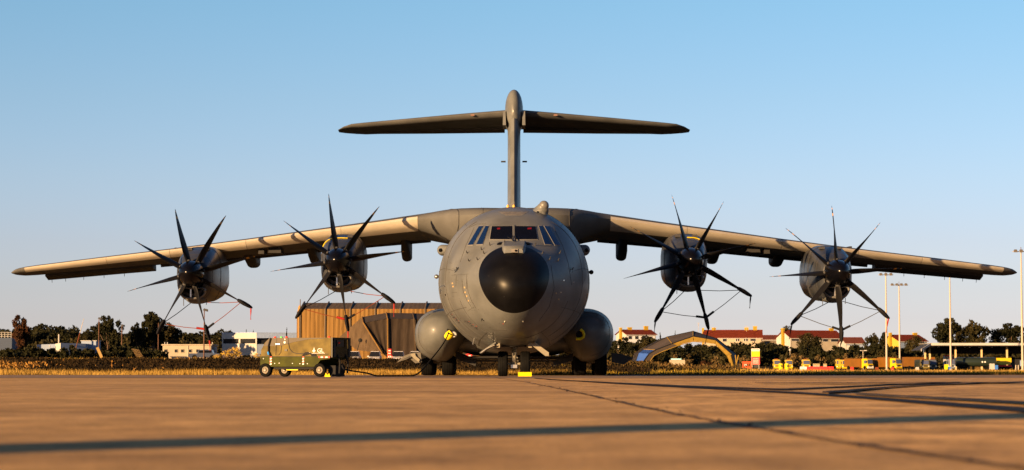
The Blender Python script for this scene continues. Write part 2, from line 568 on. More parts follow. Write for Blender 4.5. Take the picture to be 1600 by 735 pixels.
def brush(name, n, area, h, m, seed, label, size=(0.04, 0.10), dens=None, hfun=None):
    rng = np.random.default_rng(seed)
    x = rng.uniform(area[0], area[1], n); y = rng.uniform(area[2], area[3], n)
    if dens is not None:
        keep = np.array([dens(a, b) for a, b in zip(x, y)]) > rng.uniform(0, 1, n)
        x, y = x[keep], y[keep]; n = len(x)
    tz = np.array([terrain_z(a, b) for a, b in zip(x, y)])
    top = h[0] + (h[1] - h[0]) * (0.5 + 0.3 * np.sin(x * 0.9 + np.sin(y)) + 0.2 * np.sin(x * 3.1 + y * 2))
    z = tz + rng.uniform(0, 1, n) ** 0.8 * top
    s = rng.uniform(size[0], size[1], n)
    d1 = rng.normal(0, 1, (n, 3)); d1[:, 2] *= 1.6
    d1 /= np.linalg.norm(d1, axis=1)[:, None]
    d2 = np.cross(d1, rng.normal(0, 1, (n, 3))); d2 /= np.linalg.norm(d2, axis=1)[:, None]
    c = np.stack([x, y, z], 1)
    L = (s * 1.5)[:, None]; W = (s * 0.6)[:, None]
    v = np.stack([c - d1 * L, c + d2 * W, c + d1 * L, c - d2 * W], 1)
    return quads_obj(name, v, m, label)

def quads_mesh(name, v, m):
    n = v.shape[0]
    me = bpy.data.meshes.new(name)
    me.vertices.add(n * 4); me.loops.add(n * 4); me.polygons.add(n)
    me.vertices.foreach_set('co', v.reshape(-1))
    me.loops.foreach_set('vertex_index', np.arange(n * 4, dtype=np.int32))
    me.polygons.foreach_set('loop_start', np.arange(0, n * 4, 4, dtype=np.int32))
    me.materials.append(m)
    me.update(calc_edges=True)
    return me

def quads_obj(name, v, m, label, cat='brush', kind='stuff'):
    return tag(inst(name, quads_mesh(name, v, m)), label, cat, kind=kind)

brush('brush', 60000, (-48, 8, 122, 148), (0.14, 0.34), M_brush, 21, 'dark brushwood covering the bank behind the left grass strip')
M_rust = mat('rusty_weeds', (0.10, 0.05, 0.014), 0.9, spec=0.06, col2=(0.26, 0.14, 0.035), nscale=1.5)
brush('brush', 16000, (-50, -19, 119, 134), (0.3, 0.75), M_rust, 22, 'rust coloured tall weeds on the bank at far left', dens=lambda a, b: 1 - 0.99 * sst(-31.5, -27.5, a))
brush('brush', 14000, (5, 17, 138, 158), (0.15, 0.62), M_brown, 23, 'brown low scrub bank in front of the tent arch', size=(0.05, 0.12), dens=lambda a, b: 1 - sst(10, 16, a))

# ================================================================== FOLIAGE
def crown_quads(rng, c, rad, nclump, per, leaf, clump_r=0.28, flat=0.8):
    c = np.array(c, float); rad = np.array(rad, float)
    d = rng.normal(0, 1, (nclump, 3)); d /= np.linalg.norm(d, axis=1)[:, None]
    rr = rng.uniform(0.35, 1.0, nclump) ** 0.6
    cc = c + d * rr[:, None] * rad * (0.78 + 0.3 * rng.uniform(0, 1, nclump))[:, None]
    cr = clump_r * rad.mean() * rng.uniform(0.6, 1.25, nclump)
    k = np.repeat(np.arange(nclump), per)
    n = len(k)
    o = rng.normal(0, 1, (n, 3)); o /= np.linalg.norm(o, axis=1)[:, None]
    o[:, 2] *= flat
    p = cc[k] + o * (cr[k] * rng.uniform(0.3, 1.0, n) ** 0.5)[:, None]
    d1 = rng.normal(0, 1, (n, 3)); d1 /= np.linalg.norm(d1, axis=1)[:, None]
    d2 = np.cross(d1, rng.normal(0, 1, (n, 3))); d2 /= np.linalg.norm(d2, axis=1)[:, None]
    s = leaf * rng.uniform(0.6, 1.4, n)[:, None]
    return np.stack([p - d1 * s, p + d2 * s * 0.55, p + d1 * s, p - d2 * s * 0.55], 1), cc

M_bark = mat('bark', (0.09, 0.06, 0.04), 0.9, spec=0.06, noise=0.3, nscale=4)
M_leaf = mat('leaf_dark', (0.005, 0.006, 0.0025), 0.65, spec=0.06, col2=(0.020, 0.019, 0.007), nscale=2.2)
M_leaf_b = mat('leaf_olive', (0.009, 0.009, 0.0035), 0.65, spec=0.06, col2=(0.036, 0.029, 0.010), nscale=2.4)
M_leaf_r = mat('leaf_rust', (0.016, 0.008, 0.004), 0.7, spec=0.06, col2=(0.062, 0.026, 0.011), nscale=3.0)
M_leaf_g = mat('leaf_gold', (0.26, 0.17, 0.03), 0.7, spec=0.06, col2=(0.55, 0.36, 0.06), nscale=3.0)

def tree_template(seed, shape, leafmat, trunk=0.3, ncl=60, per=60, leaf=0.035):
    # unit tree: height 1, crown radius about 0.5
    rng = np.random.default_rng(seed)
    allq, centers = [], []
    for (cx, cy, cz, rx, ry, rz, wgt) in shape:
        q, cc = crown_quads(rng, (cx, cy, cz), (rx, ry, rz), max(4, int(ncl * wgt)), per, leaf, clump_r=0.34)
        allq.append(q); centers.append(cc)
    crown = quads_mesh('crown', np.concatenate(allq), leafmat)
    mb = MB()
    mb.tube([(0, 0, -0.04), (0.01, 0, trunk * 0.6), (0.0, 0.01, trunk + 0.05), (0.01, 0, 0.62)], [0.035, 0.028, 0.022, 0.008], 7)
    cc = np.concatenate(centers)
    pick = rng.choice(len(cc), min(12, len(cc)), replace=False)
    for i in pick:
        c = Vector(cc[i]); s = Vector((0, 0, trunk * rng.uniform(0.8, 1.3)))
        mb.tube([s, s.lerp(c, 0.5) + Vector((0, 0, -0.03)), c], [0.016, 0.010, 0.004], 5)
    return mb.mesh('trunk', M_bark, 50), crown

S_round = [(0, 0, 0.6, .46, .46, .38, 1)]
S_lobes = [(-.22, 0, 0.55, .26, .3, .3, .35), (.2, .05, 0.6, .28, .3, .28, .35), (0, -.05, 0.75, .26, .26, .22, .3), (.32, 0, .42, .16, .2, .16, .15), (-.36, 0, .38, .14, .2, .16, .12)]
S_tall = [(-.05, 0, .78, .22, .25, .2, .3), (.12, 0, .6, .28, .3, .22, .35), (-.18, .1, .45, .26, .3, .22, .35), (.3, 0, .35, .16, .2, .15, .15)]
S_bush = [(0, 0, .45, .5, .5, .42, 1)]
S_cyp = [(0, 0, .5, .12, .12, .48, .6)]
TT = {
    'round': tree_template(1, S_round, M_leaf_b, .2, 90, 55, .030),
    'lobes': tree_template(2, S_lobes, M_leaf, .25, 80, 60, .030),
    'tall': tree_template(3, S_tall, M_leaf, .3, 75, 60, .030),
    'olive': tree_template(4, S_lobes, M_leaf_b, .25, 75, 55, .032),
    'rust': tree_template(5, S_tall, M_leaf_r, .3, 70, 55, .030),
    'bush': tree_template(6, S_bush, M_leaf, .05, 45, 50, .045),
    'bushb': tree_template(7, S_bush, M_leaf_b, .05, 45, 50, .045),
    'gold': tree_template(8, S_bush, M_leaf_g, .05, 40, 26, .035),
    'cypress': tree_template(9, S_cyp, M_leaf, .1, 50, 40, .03),
}
def tree(kind, px, top, base_w, Y, label, name='tree', cat='tree', ground=None, depth=None, group=None, rz=None, bottom=None):
    x = colx(px, Y)
    z0 = terrain_z(x, Y) if bottom is None else rowz(bottom, Y)
    zt = rowz(top, Y)
    h = zt - z0
    w = base_w / scale_at(Y)
    t = thing(name, label, cat, (x, Y, z0 - 0.05), 0, group)
    tr, cr = TT[kind]
    rz_ = (px * 0.37) % 6.28 if rz is None else rz
    sc = (w, w if depth is None else depth, h)
    inst('trunk', tr, t, rot=(0, 0, rz_), scale=sc); inst('crown', cr, t, rot=(0, 0, rz_), scale=sc)
    return t

# ================================================================== AIRCRAFT
AY = 72.0
plane = thing('transport_aircraft', 'grey four engined military transport aeroplane with black nose parked facing the camera', 'aeroplane', (0, AY, 0))

F_y = [0, .05, .15, .3, .5, .8, 1.2, 1.6, 2.2, 3.2, 4.5, 6, 7.5, 9, 26, 30, 34, 38, 42, 44]
F_s = [math.sqrt(v) for v in F_y]
F_w = [0, .30, .52, .72, .90, 1.09, 1.30, 1.50, 1.78, 2.14, 2.47, 2.70, 2.80, 2.82, 2.82, 2.75, 2.3, 1.5, .7, .15]
F_t = [3.02, 3.32, 3.55, 3.78, 3.97, 4.17, 4.37, 4.52, 4.73, 5.30, 5.84, 6.13, 6.24, 6.27, 6.27, 6.26, 6.25, 6.15, 5.9, 5.6]
F_b = [3.02, 2.72, 2.50, 2.29, 2.10, 1.90, 1.71, 1.56, 1.40, 1.24, 1.10, .98, .88, .82, .82, 1.2, 2.5, 3.9, 5.0, 5.3]
F_c = [3.02, 3.04, 3.08, 3.12, 3.16, 3.2, 3.24, 3.27, 3.3, 3.36, 3.4, 3.43, 3.45, 3.45, 3.45, 3.6, 4.1, 4.8, 5.4, 5.45]

def fus(y, th):
    s = math.sqrt(max(0, y))
    w, t, b, c = (interp(s, F_s, A) for A in (F_w, F_t, F_b, F_c))
    cs, sn = math.cos(th), math.sin(th)
    # forward cockpit: slightly boxier shoulders
    k = sst(1.6, 2.6, y) * (1 - sst(4.2, 7.5, y))
    e = 1.0 - 0.12 * k if sn > 0 else 1.0
    x = w * math.copysign(abs(cs) ** e, cs)
    z = c + ((t - c) if sn > 0 else (c - b)) * math.copysign(abs(sn) ** e, sn)
    return Vector((x, y, z))

NTH = 72
THS = [2 * PI * k / NTH + 0.001 for k in range(NTH)]
def radome_edge(th):
    lo, hi = 0.02, 4.0
    for _ in range(40):
        m = (lo + hi) / 2
        p = fus(m, th)
        yb = 0.42 + (p.z - 2.07) * 0.46
        # notch under the windscreen
        if p.z > 3.6 and abs(p.x) < 0.8:
            yb -= 0.0
        if m < yb: lo = m
        else: hi = m
    return (lo + hi) / 2
YB = [radome_edge(t) for t in THS]
mb = MB()
rr = []
for i in range(0, 15):
    t = (i / 14) ** 2 * 0.9995 + 0.0005
    rr.append([fus(yb * t, th) for yb, th in zip(YB, THS)])
mb.rings(rr, cap1=False)
radome = mb.build('radome', M_radome, plane, 60)
mb = MB()
rr = [[fus(yb, th) * 1.0 for yb, th in zip(YB, THS)]]
def yfr(f, yb):
    return yb + (44.0 - yb) * f
stations = [0.004, .02, .05, .1, .2, .35, .5, .7, .9, 1.15, 1.4, 1.7, 2.0, 2.3, 2.7, 3.1, 3.6, 4.2, 5, 6, 7, 8.5, 10, 14, 18, 22, 24, 26, 28, 30, 32, 34, 36, 38, 40, 42, 43.9]
for st in stations:
    f = st / 43.9
    ring = []
    for yb, th in zip(YB, THS):
        # blend the slanted front ring into plain cross-sections
        y = yb + (1.6 - yb) * min(1, st / 1.7) + st * (43.9 - 1.6) / 43.9 if st < 43.9 else 43.9
        ring.append(fus(y, th))
    rr.append(ring)
mb.rings(rr, cap0=False)
# tiny step outward at the radome joint
fus_me = mb.mesh('fuselage', M_paint, 55)
fuselage = inst('fuselage', fus_me, plane)
bvf = BVHTree.FromPolygons([tuple(v.co) for v in fus_me.vertices], [tuple(p.vertices) for p in fus_me.polygons])
bvr = BVHTree.FromPolygons([tuple(v.co) for v in radome.data.vertices], [tuple(p.vertices) for p in radome.data.polygons])

CO = Vector((0, -AY, CAMH))
def hit(px, py, tree_=None):
    d = ray(px, py).normalized()
    best = None
    for t in ((bvf, bvr) if tree_ is None else (tree_,)):
        loc, nrm, idx, dist = t.ray_cast(CO, d)
        if loc is not None and (best is None or dist < best[2]):
            best = (loc, nrm if nrm.dot(d) < 0 else -nrm, dist)
    return best

def skin_panel(mb, quad, off=0.012, th=0.012, n=5, m=4, tree_=None):
    """curved panel lying on the skin: quad = 4 picture points TL,TR,BR,BL"""
    q = [Vector((a, b)) for a, b in quad]
    grid_o, grid_i = [], []
    for j in range(m + 1):
        ro, ri = [], []
        for i in range(n + 1):
            u, v = i / n, j / m
            p = q[0].lerp(q[1], u).lerp(q[3].lerp(q[2], u), v)
            h = hit(p.x, p.y, tree_)
            if h is None: return False
            ro.append(h[0] + h[1] * (off + th)); ri.append(h[0] + h[1] * (off - 0.02))
        grid_o.append(ro); grid_i.append(ri)
    mb.rings(grid_o, closed=False)
    rim_o = grid_o[0] + [r[-1] for r in grid_o[1:]] + grid_o[-1][-2::-1] + [r[0] for r in grid_o[-2:0:-1]]
    rim_i = grid_i[0] + [r[-1] for r in grid_i[1:]] + grid_i[-1][-2::-1] + [r[0] for r in grid_i[-2:0:-1]]
    mb.rings([rim_o, rim_i], closed=True, cap0=False, cap1=False)
    return True

def skin_line(mb, pts, w=0.25, off=0.004, tree_=None):
    for a, b in zip(pts[:-1], pts[1:]):
        a, b = Vector(a), Vector(b)
        d = (b - a)
        if d.length < 1e-4: continue
        nn = Vector((-d.y, d.x)).normalized() * w / 2
        skin_panel(mb, [a + nn, b + nn, b - nn, a - nn], off, 0.004, max(1, int(d.length / 3)), 1, tree_)

# ---- cockpit windows
M_gasket = mat('window_frame', (0.14, 0.14, 0.135), 0.5)
def window(quad, glass, grow=1.0):
    mb = MB()
    c = sum((Vector(p) for p in quad), Vector((0, 0))) / 4
    big = [Vector(p) + (Vector(p) - c).normalized() * 1.3 for p in quad]
    skin_panel(mb, big, 0.004, 0.010, 5, 4)
    w = mb.build('window', M_gasket, plane, 40)
    mb = MB()
    skin_panel(mb, quad, 0.016, 0.008, 5, 4)
    mb.build('pane', glass, w, 40)
    return w
wl = window([(768.5, 354.6), (800.3, 354.2), (800.6, 375), (765.6, 374.6)], M_glass)
wr = window([(804.6, 354.2), (836.5, 354.6), (839.5, 374.6), (804.4, 375)], M_glass)
window([(748.6, 354.6), (755.0, 354.0), (739.6, 383.0), (731.6, 383.4)], M_glass_blue)
window([(759.0, 354.0), (763.6, 354.2), (754.6, 382.2), (744.6, 382.6)], M_glass_blue)
window([(850.2, 354.0), (857.4, 354.6), (874.4, 383.4), (866.4, 383.0)], M_glass_blue)
window([(841.6, 354.2), (846.6, 354.0), (861.0, 382.6), (851.0, 382.2)], M_glass_blue)
M_redspot = mat('red_spot', (0.05, 0.002, 0.002), 0.4, emis=((1, 0.02, 0.01), 0.05))  # small red spots set on the panes, slightly emissive
for w_, q in ((wl, [(777.0, 357.4), (781.6, 357.2), (781.4, 359.4), (776.8, 359.6)]), (wr, [(824.0, 357.4), (830.4, 356.8), (830.2, 359.2), (824.0, 359.6)])):
    mb = MB(); skin_panel(mb, q, 0.026, 0.003, 2, 1); mb.build('red_spot', M_redspot, w_)
# wipers
for s in (-1, 1):
    mb = MB()
    P = [hit(803 + s * dx, yy) for dx, yy in ((1.0, 379.5), (3.5, 376.5), (1.4, 371.0), (9.5, 373.2))]
    P = [p[0] + p[1] * 0.06 for p in P]
    mb.tube([P[0], P[1], P[2]], 0.014, 6); mb.tube([P[1], P[3]], 0.010, 6)
    mb.build('wiper', M_blackcloth, plane)
# centre strip between the windscreens
mb = MB(); skin_panel(mb, [(801.4, 352.5), (803.9, 352.5), (804.2, 381), (801.2, 381)], 0.012, 0.02, 2, 8)
mb.build('windscreen_post', M_paint, plane, 40)

# ---- sensor fairing above the radome
mb = MB()
def fairing_ring(y, hw, zt, zb):
    return [(-hw, y, zb), (-hw * 1.0, y, zt - .06), (-hw * .86, y, zt), (hw * .86, y, zt), (hw, y, zt - .06), (hw, y, zb)]
mb.rings([fairing_ring(.86, .30, 4.33, 4.20), fairing_ring(.94, .35, 4.42, 4.14), fairing_ring(1.2, .40, 4.47, 4.05), fairing_ring(1.8, .42, 4.62, 4.2), fairing_ring(2.3, .42, 4.72, 4.3)])
sf = mb.build('sensor_fairing', M_paint, plane, 40)
mb = MB().box((0.02, .87, 4.27), (.22, .10, .12))
mb.build('camera_housing', mat('camera_bezel', (0.13, 0.12, 0.11), .4), sf)
mb = MB().lathe([(0.0, -.04), (.035, -.03), (.045, 0.03)], (0.06, .815, 4.27), 'Y', 14)
mb.build('camera_lens', M_glass, sf, 40)
for s in (-1, 1):
    h = hit(803 + s * 20.5, 382)
    mb = MB()
    rings_ = []
    for y, r in ((-.16, .02), (-.10, .10), (0.0, .14), (.15, .15), (.35, .12), (.6, .04)):
        rings_.append([h[0] + Vector((r * 1.1 * math.cos(a), y + .1, r * math.sin(a) * .9 - .04)) for a in [2 * PI * k / 14 for k in range(14)]])
    mb.rings(rings_)
    mb.build('blister', M_radome, plane, 60)

# ---- air data probes, sensors, marks on the skin
mb = MB()
for px, py in ((731, 396), (734, 408.5), (747, 406.5), (757, 397), (753, 391), (847, 396.5), (858, 406), (871, 408), (874, 396), (766, 384), (789, 381), (836, 384), (716, 421), (893, 421)):
    h = hit(px, py)
    if h:
        a = h[0]; mb.tube([a, a + h[1] * 0.05, a + h[1] * 0.07 + Vector((0, -.09, 0.05))], [.022, .02, .012], 6)
mb.build('probe', M_seam, plane)
M_seamA = mat('panel_line', (0.040, 0.038, 0.034), 0.7)
mb = MB()
skin_line(mb, [(706, 430.5), (732, 428.5)], .35)
skin_line(mb, [(713, 431), (712.5, 448)], .3); skin_line(mb, [(729.5, 429.5), (729, 452)], .3)
for off_ in (0, 7.5):
    skin_line(mb, [(722 + off_, 438), (724 + off_, 456), (730 + off_ * .9, 470), (738 + off_ * .8, 482)], .3)
skin_line(mb, [(731, 486), (741, 480)], .35); skin_line(mb, [(706, 457.5), (714, 457)], .3)
for k in range(5):
    skin_line(mb, [(700 + k * 3.2, 402 + k * 9), (703 + k * 3.2, 402.6 + k * 9)], .3)
skin_line(mb, [(741, 356), (728, 384), (719, 410)], .22)
skin_line(mb, [(865, 356), (879, 384), (888, 412), (893, 445)], .22)
skin_line(mb, [(770, 519), (770.5, 541)], .35); skin_line(mb, [(770, 515.5), (792, 515.6)], .4)
skin_line(mb, [(742, 527.5), (768, 535.5)], .3)
skin_line(mb, [(861, 415), (866, 450), (858, 480), (842, 502)], .22)
skin_line(mb, [(760, 350.2), (745, 350.4), (733, 356)], .25)
mb.build('panel_line', M_seamA, plane)
mb = MB()
for yy, a0, a1 in ((2.75, 200, 340), (4.3, -60, 60), (4.3, 120, 240), (6.2, -60, 240), (8.0, 0, 360)):
    pr = [fus(yy, R(a0 + (a1 - a0) * k / 60)) for k in range(61)]
    mb.tube(pr, .008, 4, caps=False)
for th_, ya, yb_ in ((8, 3.2, 9), (172, 3.2, 9), (-28, 2.4, 9), (208, 2.4, 9), (-62, 2.8, 9), (242, 2.8, 9), (50, 4.6, 10), (130, 4.6, 10)):
    mb.tube([fus(ya + (yb_ - ya) * k / 24, R(th_)) for k in range(25)], .007, 4, caps=False)
mb.build('panel_line', M_seamA, plane)
mb = MB(); rnd = random.Random(11)
def scatter(cx, cy, w, h_, n, m_=mb, s=1.0):
    for k in range(n):
        x, y = cx + rnd.uniform(-w, w), cy + rnd.uniform(-h_, h_) 
        q = rnd.uniform(.4, .9) * s
        skin_panel(m_, [(x, y), (x + q, y), (x + q, y + q * .8), (x, y + q * .8)], .004, .003, 1, 1)
for k in range(8):
    scatter(704 + k * 1.7, 490.5 + k * 1.9, 1.4, 1.4, 4, s=1.5); scatter(727 + k * 2.4, 501 + k * 1.7, 1.4, 1.4, 4, s=1.5)
scatter(722, 445, 2, 9, 6, s=.8); scatter(733, 470, 3, 8, 5, s=.8)
for k in range(22):
    scatter(700 + rnd.uniform(0, 90), 410 + rnd.uniform(0, 120), 1, 1, 1, s=.9)
mb.build('stencil', M_seam, plane)
mb = MB()
for a, b in ((706, 491), (712, 497), (716, 501), (733, 502), (739, 507), (744, 510), (786, 506)):
    scatter(a, b, .6, .6, 2, mb, s=.8)
mb.build('red_stencil', M_redmark, plane)
# slanted squadron strokes on the nose side and hook shaped hatch mark
mb = MB()
skin_line(mb, [(714.6, 418.2), (711.6, 425.6), (710.4, 425.8)], .8); skin_line(mb, [(716.6, 417.4), (713.6, 424.6)], .7); skin_line(mb, [(711.4, 420.5), (710.6, 424)], .6)
skin_line(mb, [(687, 449.5), (689.8, 447.2), (694.6, 446.6), (695.4, 449)], .7); skin_line(mb, [(688.2, 452), (688.0, 459.5)], .9)
skin_line(mb, [(686.6, 455), (690.2, 454.4)], .7); skin_line(mb, [(695.8, 459.6), (696.6, 462.6)], .9)
skin_line(mb, [(891, 417.5), (891.6, 425)], .5); skin_line(mb, [(893.6, 417.8), (895, 425.6), (892, 425.8)], .5)
skin_line(mb, [(752, 498.5), (756.6, 501.6)], .8); skin_line(mb, [(753.6, 497.5), (752.2, 502)], .6)
mb.build('nose_marking', M_black, plane)
mb = MB()
for px, py, s in ((880.5, 438.5, 2.0), (896, 441, 1.4), (876, 456.8, 1.3), (817, 502.5, 1.3), (788.6, 502.6, 1.4), (690, 480, 1), (918, 459, 1), (773, 553, 1)):
    skin_panel(mb, [(px - s / 2, py - s / 2), (px + s / 2, py - s / 2), (px + s / 2, py + s / 2), (px - s / 2, py + s / 2)], .01, .01, 1, 1)
mb.build('static_port', M_lens, plane)
mb = MB()
for px, py in ((707, 443), (708, 448), (726, 449.5), (729.5, 463), (727, 457), (732, 470), (869, 458.5), (873, 468)):
    skin_panel(mb, [(px - .9, py - 1.1), (px + .9, py - 1.1), (px + .9, py + 1.1), (px - .9, py + 1.1)], .004, .003, 1, 1)
mb.build('tan_patch', mat('tan_patch', (0.32, 0.22, 0.11), .6), plane)
# dark anti-glare smudge on the crown
M_smudge = mat('crown_patch', (0.11, 0.105, 0.10), .7, noise=.2, nscale=6)
mb = MB(); skin_panel(mb, [(779, 331.2), (826, 331.2), (816, 336.6), (790, 336.6)], .003, .003, 10, 3)
mb.build('antislip_patch', M_smudge, plane)

# side pods (missile warning sensors) and small probes
def pod(px, py, s, r, L, yy, m, name, lens=None):
    p = at(px, py, AY + yy) - Vector((0, AY, 0))
    mb = MB()
    rings_ = []
    for k, (dy, f) in enumerate(((-.32, .15), (-.30, .55), (-.22, .85), (-.05, 1), (.3, 1), (.8, .8), (1.4, .3))):
        ring = []
        for j in range(18):
            a = 2 * PI * j / 18
            ring.append(p + Vector((r * f * math.cos(a) + (-s) * (.18 if math.cos(a) * s < 0 else 0), dy * L, r * f * math.sin(a))))
        rings_.append(ring)
    mb.rings(rings_)
    o = mb.build(name, m, plane, 50)
    if lens:
        mb = MB().lathe([(0.001, -.36), (.05, -.35), (.075, -.31), (.08, -.25)], p + Vector((s * .06, 0, -.02)), 'Y', 14)
        mb.build('sensor_window', lens, o, 50)
pod(691.5, 391, -1, .20, 1, 7.4, M_paint, 'sensor_pod', M_glass)
pod(913.5, 391, 1, .20, 1, 7.4, M_paint, 'sensor_pod', M_glass)
for px, py, s in ((682, 432.5, -1), (924, 425.6, 1)):
    p = at(px, py, AY + 8.5) - Vector((0, AY, 0))
    mb = MB().tube([p + Vector((-s * .3, .05, 0)), p + Vector((-s * .05, 0, 0))], .05, 10)
    mb.lathe([(.001, -.16), (.06, -.13), (.085, -.04), (.085, .06), (.03, .16)], p, 'Y', 12)
    mb.build('side_probe', M_steel if s < 0 else M_black, plane, 50)

# ---- turret on the crown
tb = at(846, 333, AY + 5.4) - Vector((0, AY, 0))
mb = MB()
mb.rings([[tb + Vector((dx + r * math.cos(a) * 1.0, y, dz + r * math.sin(a))) for a in [2 * PI * k / 20 for k in range(20)]]
          for (y, r, dx, dz) in ((-.28, .02, .05, .2), (-.24, .16, .05, .18), (-.1, .23, .03, .12), (.1, .26, 0, .06), (.5, .28, -.08, 0), (1.2, .2, -.14, 0), (1.9, .05, -.18, 0))])
tu = mb.build('turret', M_paint, plane, 60)
mb = MB(); mb.tube([tb + Vector((-.30, -.02, -.12)), tb + Vector((-.12, -.04, -.02)), tb + Vector((.03, -.06, .1))], [.16, .20, .2], 16)
mb.tube([tb + Vector((.05, 0, -.28)), tb + Vector((.05, -.1, .05))], [.17, .15], 16)
mb.build('turret_mount', M_paint, tu, 60)
mb = MB().lathe([(.001, -.17), (.08, -.155), (.14, -.11), (.17, -.03), (.18, .05), (.15, .14)], tb + Vector((.09, -.14, .26)), 'Y', 20)
mb.build('turret_ball', mat('turret_ball', (0.10, 0.098, 0.092), .4, coat=.1), tu, 60)
mb = MB().box(tb + Vector((-.14, -.25, .0)), (.07, .04, .09))
mb.build('turret_port', M_black, tu)
for dx in (-9.5, -.2):
    p = at(803 + dx, 322.5, AY + 6.5) - Vector((0, AY, 0))
    MB().lathe([(.05, -.06), (.05, 0), (.03, .05), (.001, .06)], p, 'Z', 10).build('crown_light', M_amber, plane, 50)
p = at(804, 325, AY + 6.8) - Vector((0, AY, 0))
MB().prism([(p.y - .12, p.z - .1), (p.y + .15, p.z - .1), (p.y + .12, p.z + .2), (p.y + .02, p.z + .22)], 'X', p.x - .012, p.x + .012).build('blade_antenna', M_seam, plane)

# ---- wings
W_x = [0.0, 1.2, 2.1, 2.7, 3.3, 3.85, 6.0, 8.4, 11.0, 14.3, 17.1, 19.4, 20.8, 21.3, 21.65]
W_le = [12.0, 12.1, 12.5, 13.2, 14.0, 14.6, 15.35, 16.15, 17.0, 18.1, 19.0, 19.75, 20.25, 20.7, 21.5]
W_c = [11.0, 10.8, 10.2, 9.0, 7.9, 7.1, 6.6, 6.0, 5.35, 4.5, 3.75, 3.15, 2.7, 2.1, .9]
W_z = [6.80, 6.83, 6.83, 6.80, 6.73, 6.67, 6.39, 6.10, 5.78, 5.41, 5.12, 4.87, 4.71, 4.62, 4.48]
W_tu = [.5, .5, .52, .48, .42, .36, .31, .27, .24, .205, .18, .155, .14, .12, .03]
W_tl = [2.0, 1.9, 1.6, 1.15, .80, .62, .54, .46, .40, .34, .29, .25, .20, .13, .03]
def airfoil(x):
    le, c, z, tu_, tl_ = (interp(x, W_x, A) for A in (W_le, W_c, W_z, W_tu, W_tl))
    zl = z - tu_
    pts = []
    n = 14
    fr = [(1 - math.cos(PI * k / n)) / 2 for k in range(n + 1)]
    def tk(f):
        return min(1.0, 2.9 * (0.2969 * math.sqrt(f) - 0.1260 * f - 0.3516 * f * f + 0.2843 * f ** 3 - 0.1030 * f ** 4) * 3.45)
    inc = 0.055
    for f in reversed(fr):          # upper, TE -> LE
        pts.append((f, zl + tu_ * tk(f) * 1.0 - inc * c * f))
    for f in fr[1:]:
        g_ = min(1.0, f / .10) ** .5 * (1 - f) ** .55
        pts.append((f, zl - tl_ * .68 * g_ - inc * c * f))
    return [(le + f * c, zz) for f, zz in pts]
NA = 29
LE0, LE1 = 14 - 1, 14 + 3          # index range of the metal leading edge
def wing(s):
    xs_ = [0, .6, 1.2, 1.65, 2.1, 2.4, 2.7, 3.0, 3.3, 3.6, 3.85, 4.4, 5.0, 6, 7, 8.4, 9.7, 11, 12.6, 14.3, 15.7, 17.1, 18.3, 19.4, 20.2, 20.8, 21.1, 21.3, 21.5, 21.62]
    R_ = [[(s * x, a, b) for a, b in airfoil(x)] for x in xs_]
    k0 = xs_.index(3.85)
    k1 = xs_.index(20.8)
    mb = MB()
    mb.rings(R_[:k0 + 1], True, False, False)
    # outboard: everything but the leading edge strip
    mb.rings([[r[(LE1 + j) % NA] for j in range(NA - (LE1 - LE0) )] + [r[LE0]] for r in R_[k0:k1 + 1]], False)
    mb.rings(R_[k1:], True, False, True)
    w = mb.build('wing', M_wing, plane, 40)
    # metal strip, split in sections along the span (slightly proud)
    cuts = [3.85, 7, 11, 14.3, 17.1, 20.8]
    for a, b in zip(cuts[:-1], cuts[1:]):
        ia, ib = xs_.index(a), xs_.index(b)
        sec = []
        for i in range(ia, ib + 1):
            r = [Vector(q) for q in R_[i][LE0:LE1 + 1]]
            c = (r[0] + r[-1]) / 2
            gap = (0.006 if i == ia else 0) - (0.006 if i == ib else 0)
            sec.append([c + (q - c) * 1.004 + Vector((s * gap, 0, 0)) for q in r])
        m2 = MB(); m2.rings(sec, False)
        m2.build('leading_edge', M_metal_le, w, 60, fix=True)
    # root seams
    if True:
        m3 = MB()
        for xx, r in ((2.15, .016), (1.2, .010)):
            pr = airfoil(xx)
            pp = [Vector((s * (xx + (0.55 * sst(12.5, 14.5, a) if xx > 2 else 0.2 * sst(12, 15, a))), a, b)) for a, b in pr[3:24]]
            # drop on to the loft by re-evaluating at the shifted span
            qq = []
            for p, idx in zip(pp, range(3, 24)):
                a2 = airfoil(abs(p.x))[idx]
                qq.append(Vector((p.x, a2[0], a2[1])))
            m3.tube(qq, r, 5)
        m3.build('panel_seam', M_seam, w)
    w.scale = (1.0115, 1, 1)
    # aileron
    m4 = MB()
    sec = []
    for x in (15.6, 17.1, 18.6, 20.35):
        af = airfoil(x)
        te = af[0]; c = interp(x, W_x, W_c)
        y0, z0 = te[0] - .22 * c, airfoil(x)[25][1]
        sec.append([(s * x, y0, z0 + .03), (s * x, y0 + .1, z0 + .10), (s * x, te[0] + .02, te[1] + .04), (s * x, te[0] + .10, te[1] - .26), (s * x, te[0] + .02, te[1] - .28), (s * x, y0, z0 - .10)])
    m4.rings(sec)
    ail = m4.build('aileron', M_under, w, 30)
    m4 = MB()
    for x in (17.0, 17.9, 18.8, 19.6, 20.2):
        te = airfoil(x)[0]
        m4.tube([(s * x, te[0] + .05, te[1] - .25), (s * (x + .05), te[0] + .35, te[1] - .38)], .012, 5)
    m4.build('static_wick', M_seam, w)
    # trailing flap
    m5 = MB(); sec = []
    for x in (3.6, 6.0, 9, 12, 15.3):
        te = airfoil(x)[0]; c = interp(x, W_x, W_c)
        sec.append([(s * x, te[0] - .7, te[1] - .02), (s * x, te[0] - .1, te[1] + .06), (s * x, te[0] + .45, te[1] - .05), (s * x, te[0] + .44, te[1] - .10), (s * x, te[0] - .5, te[1] - .16)])
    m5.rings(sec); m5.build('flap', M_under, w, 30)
    return w
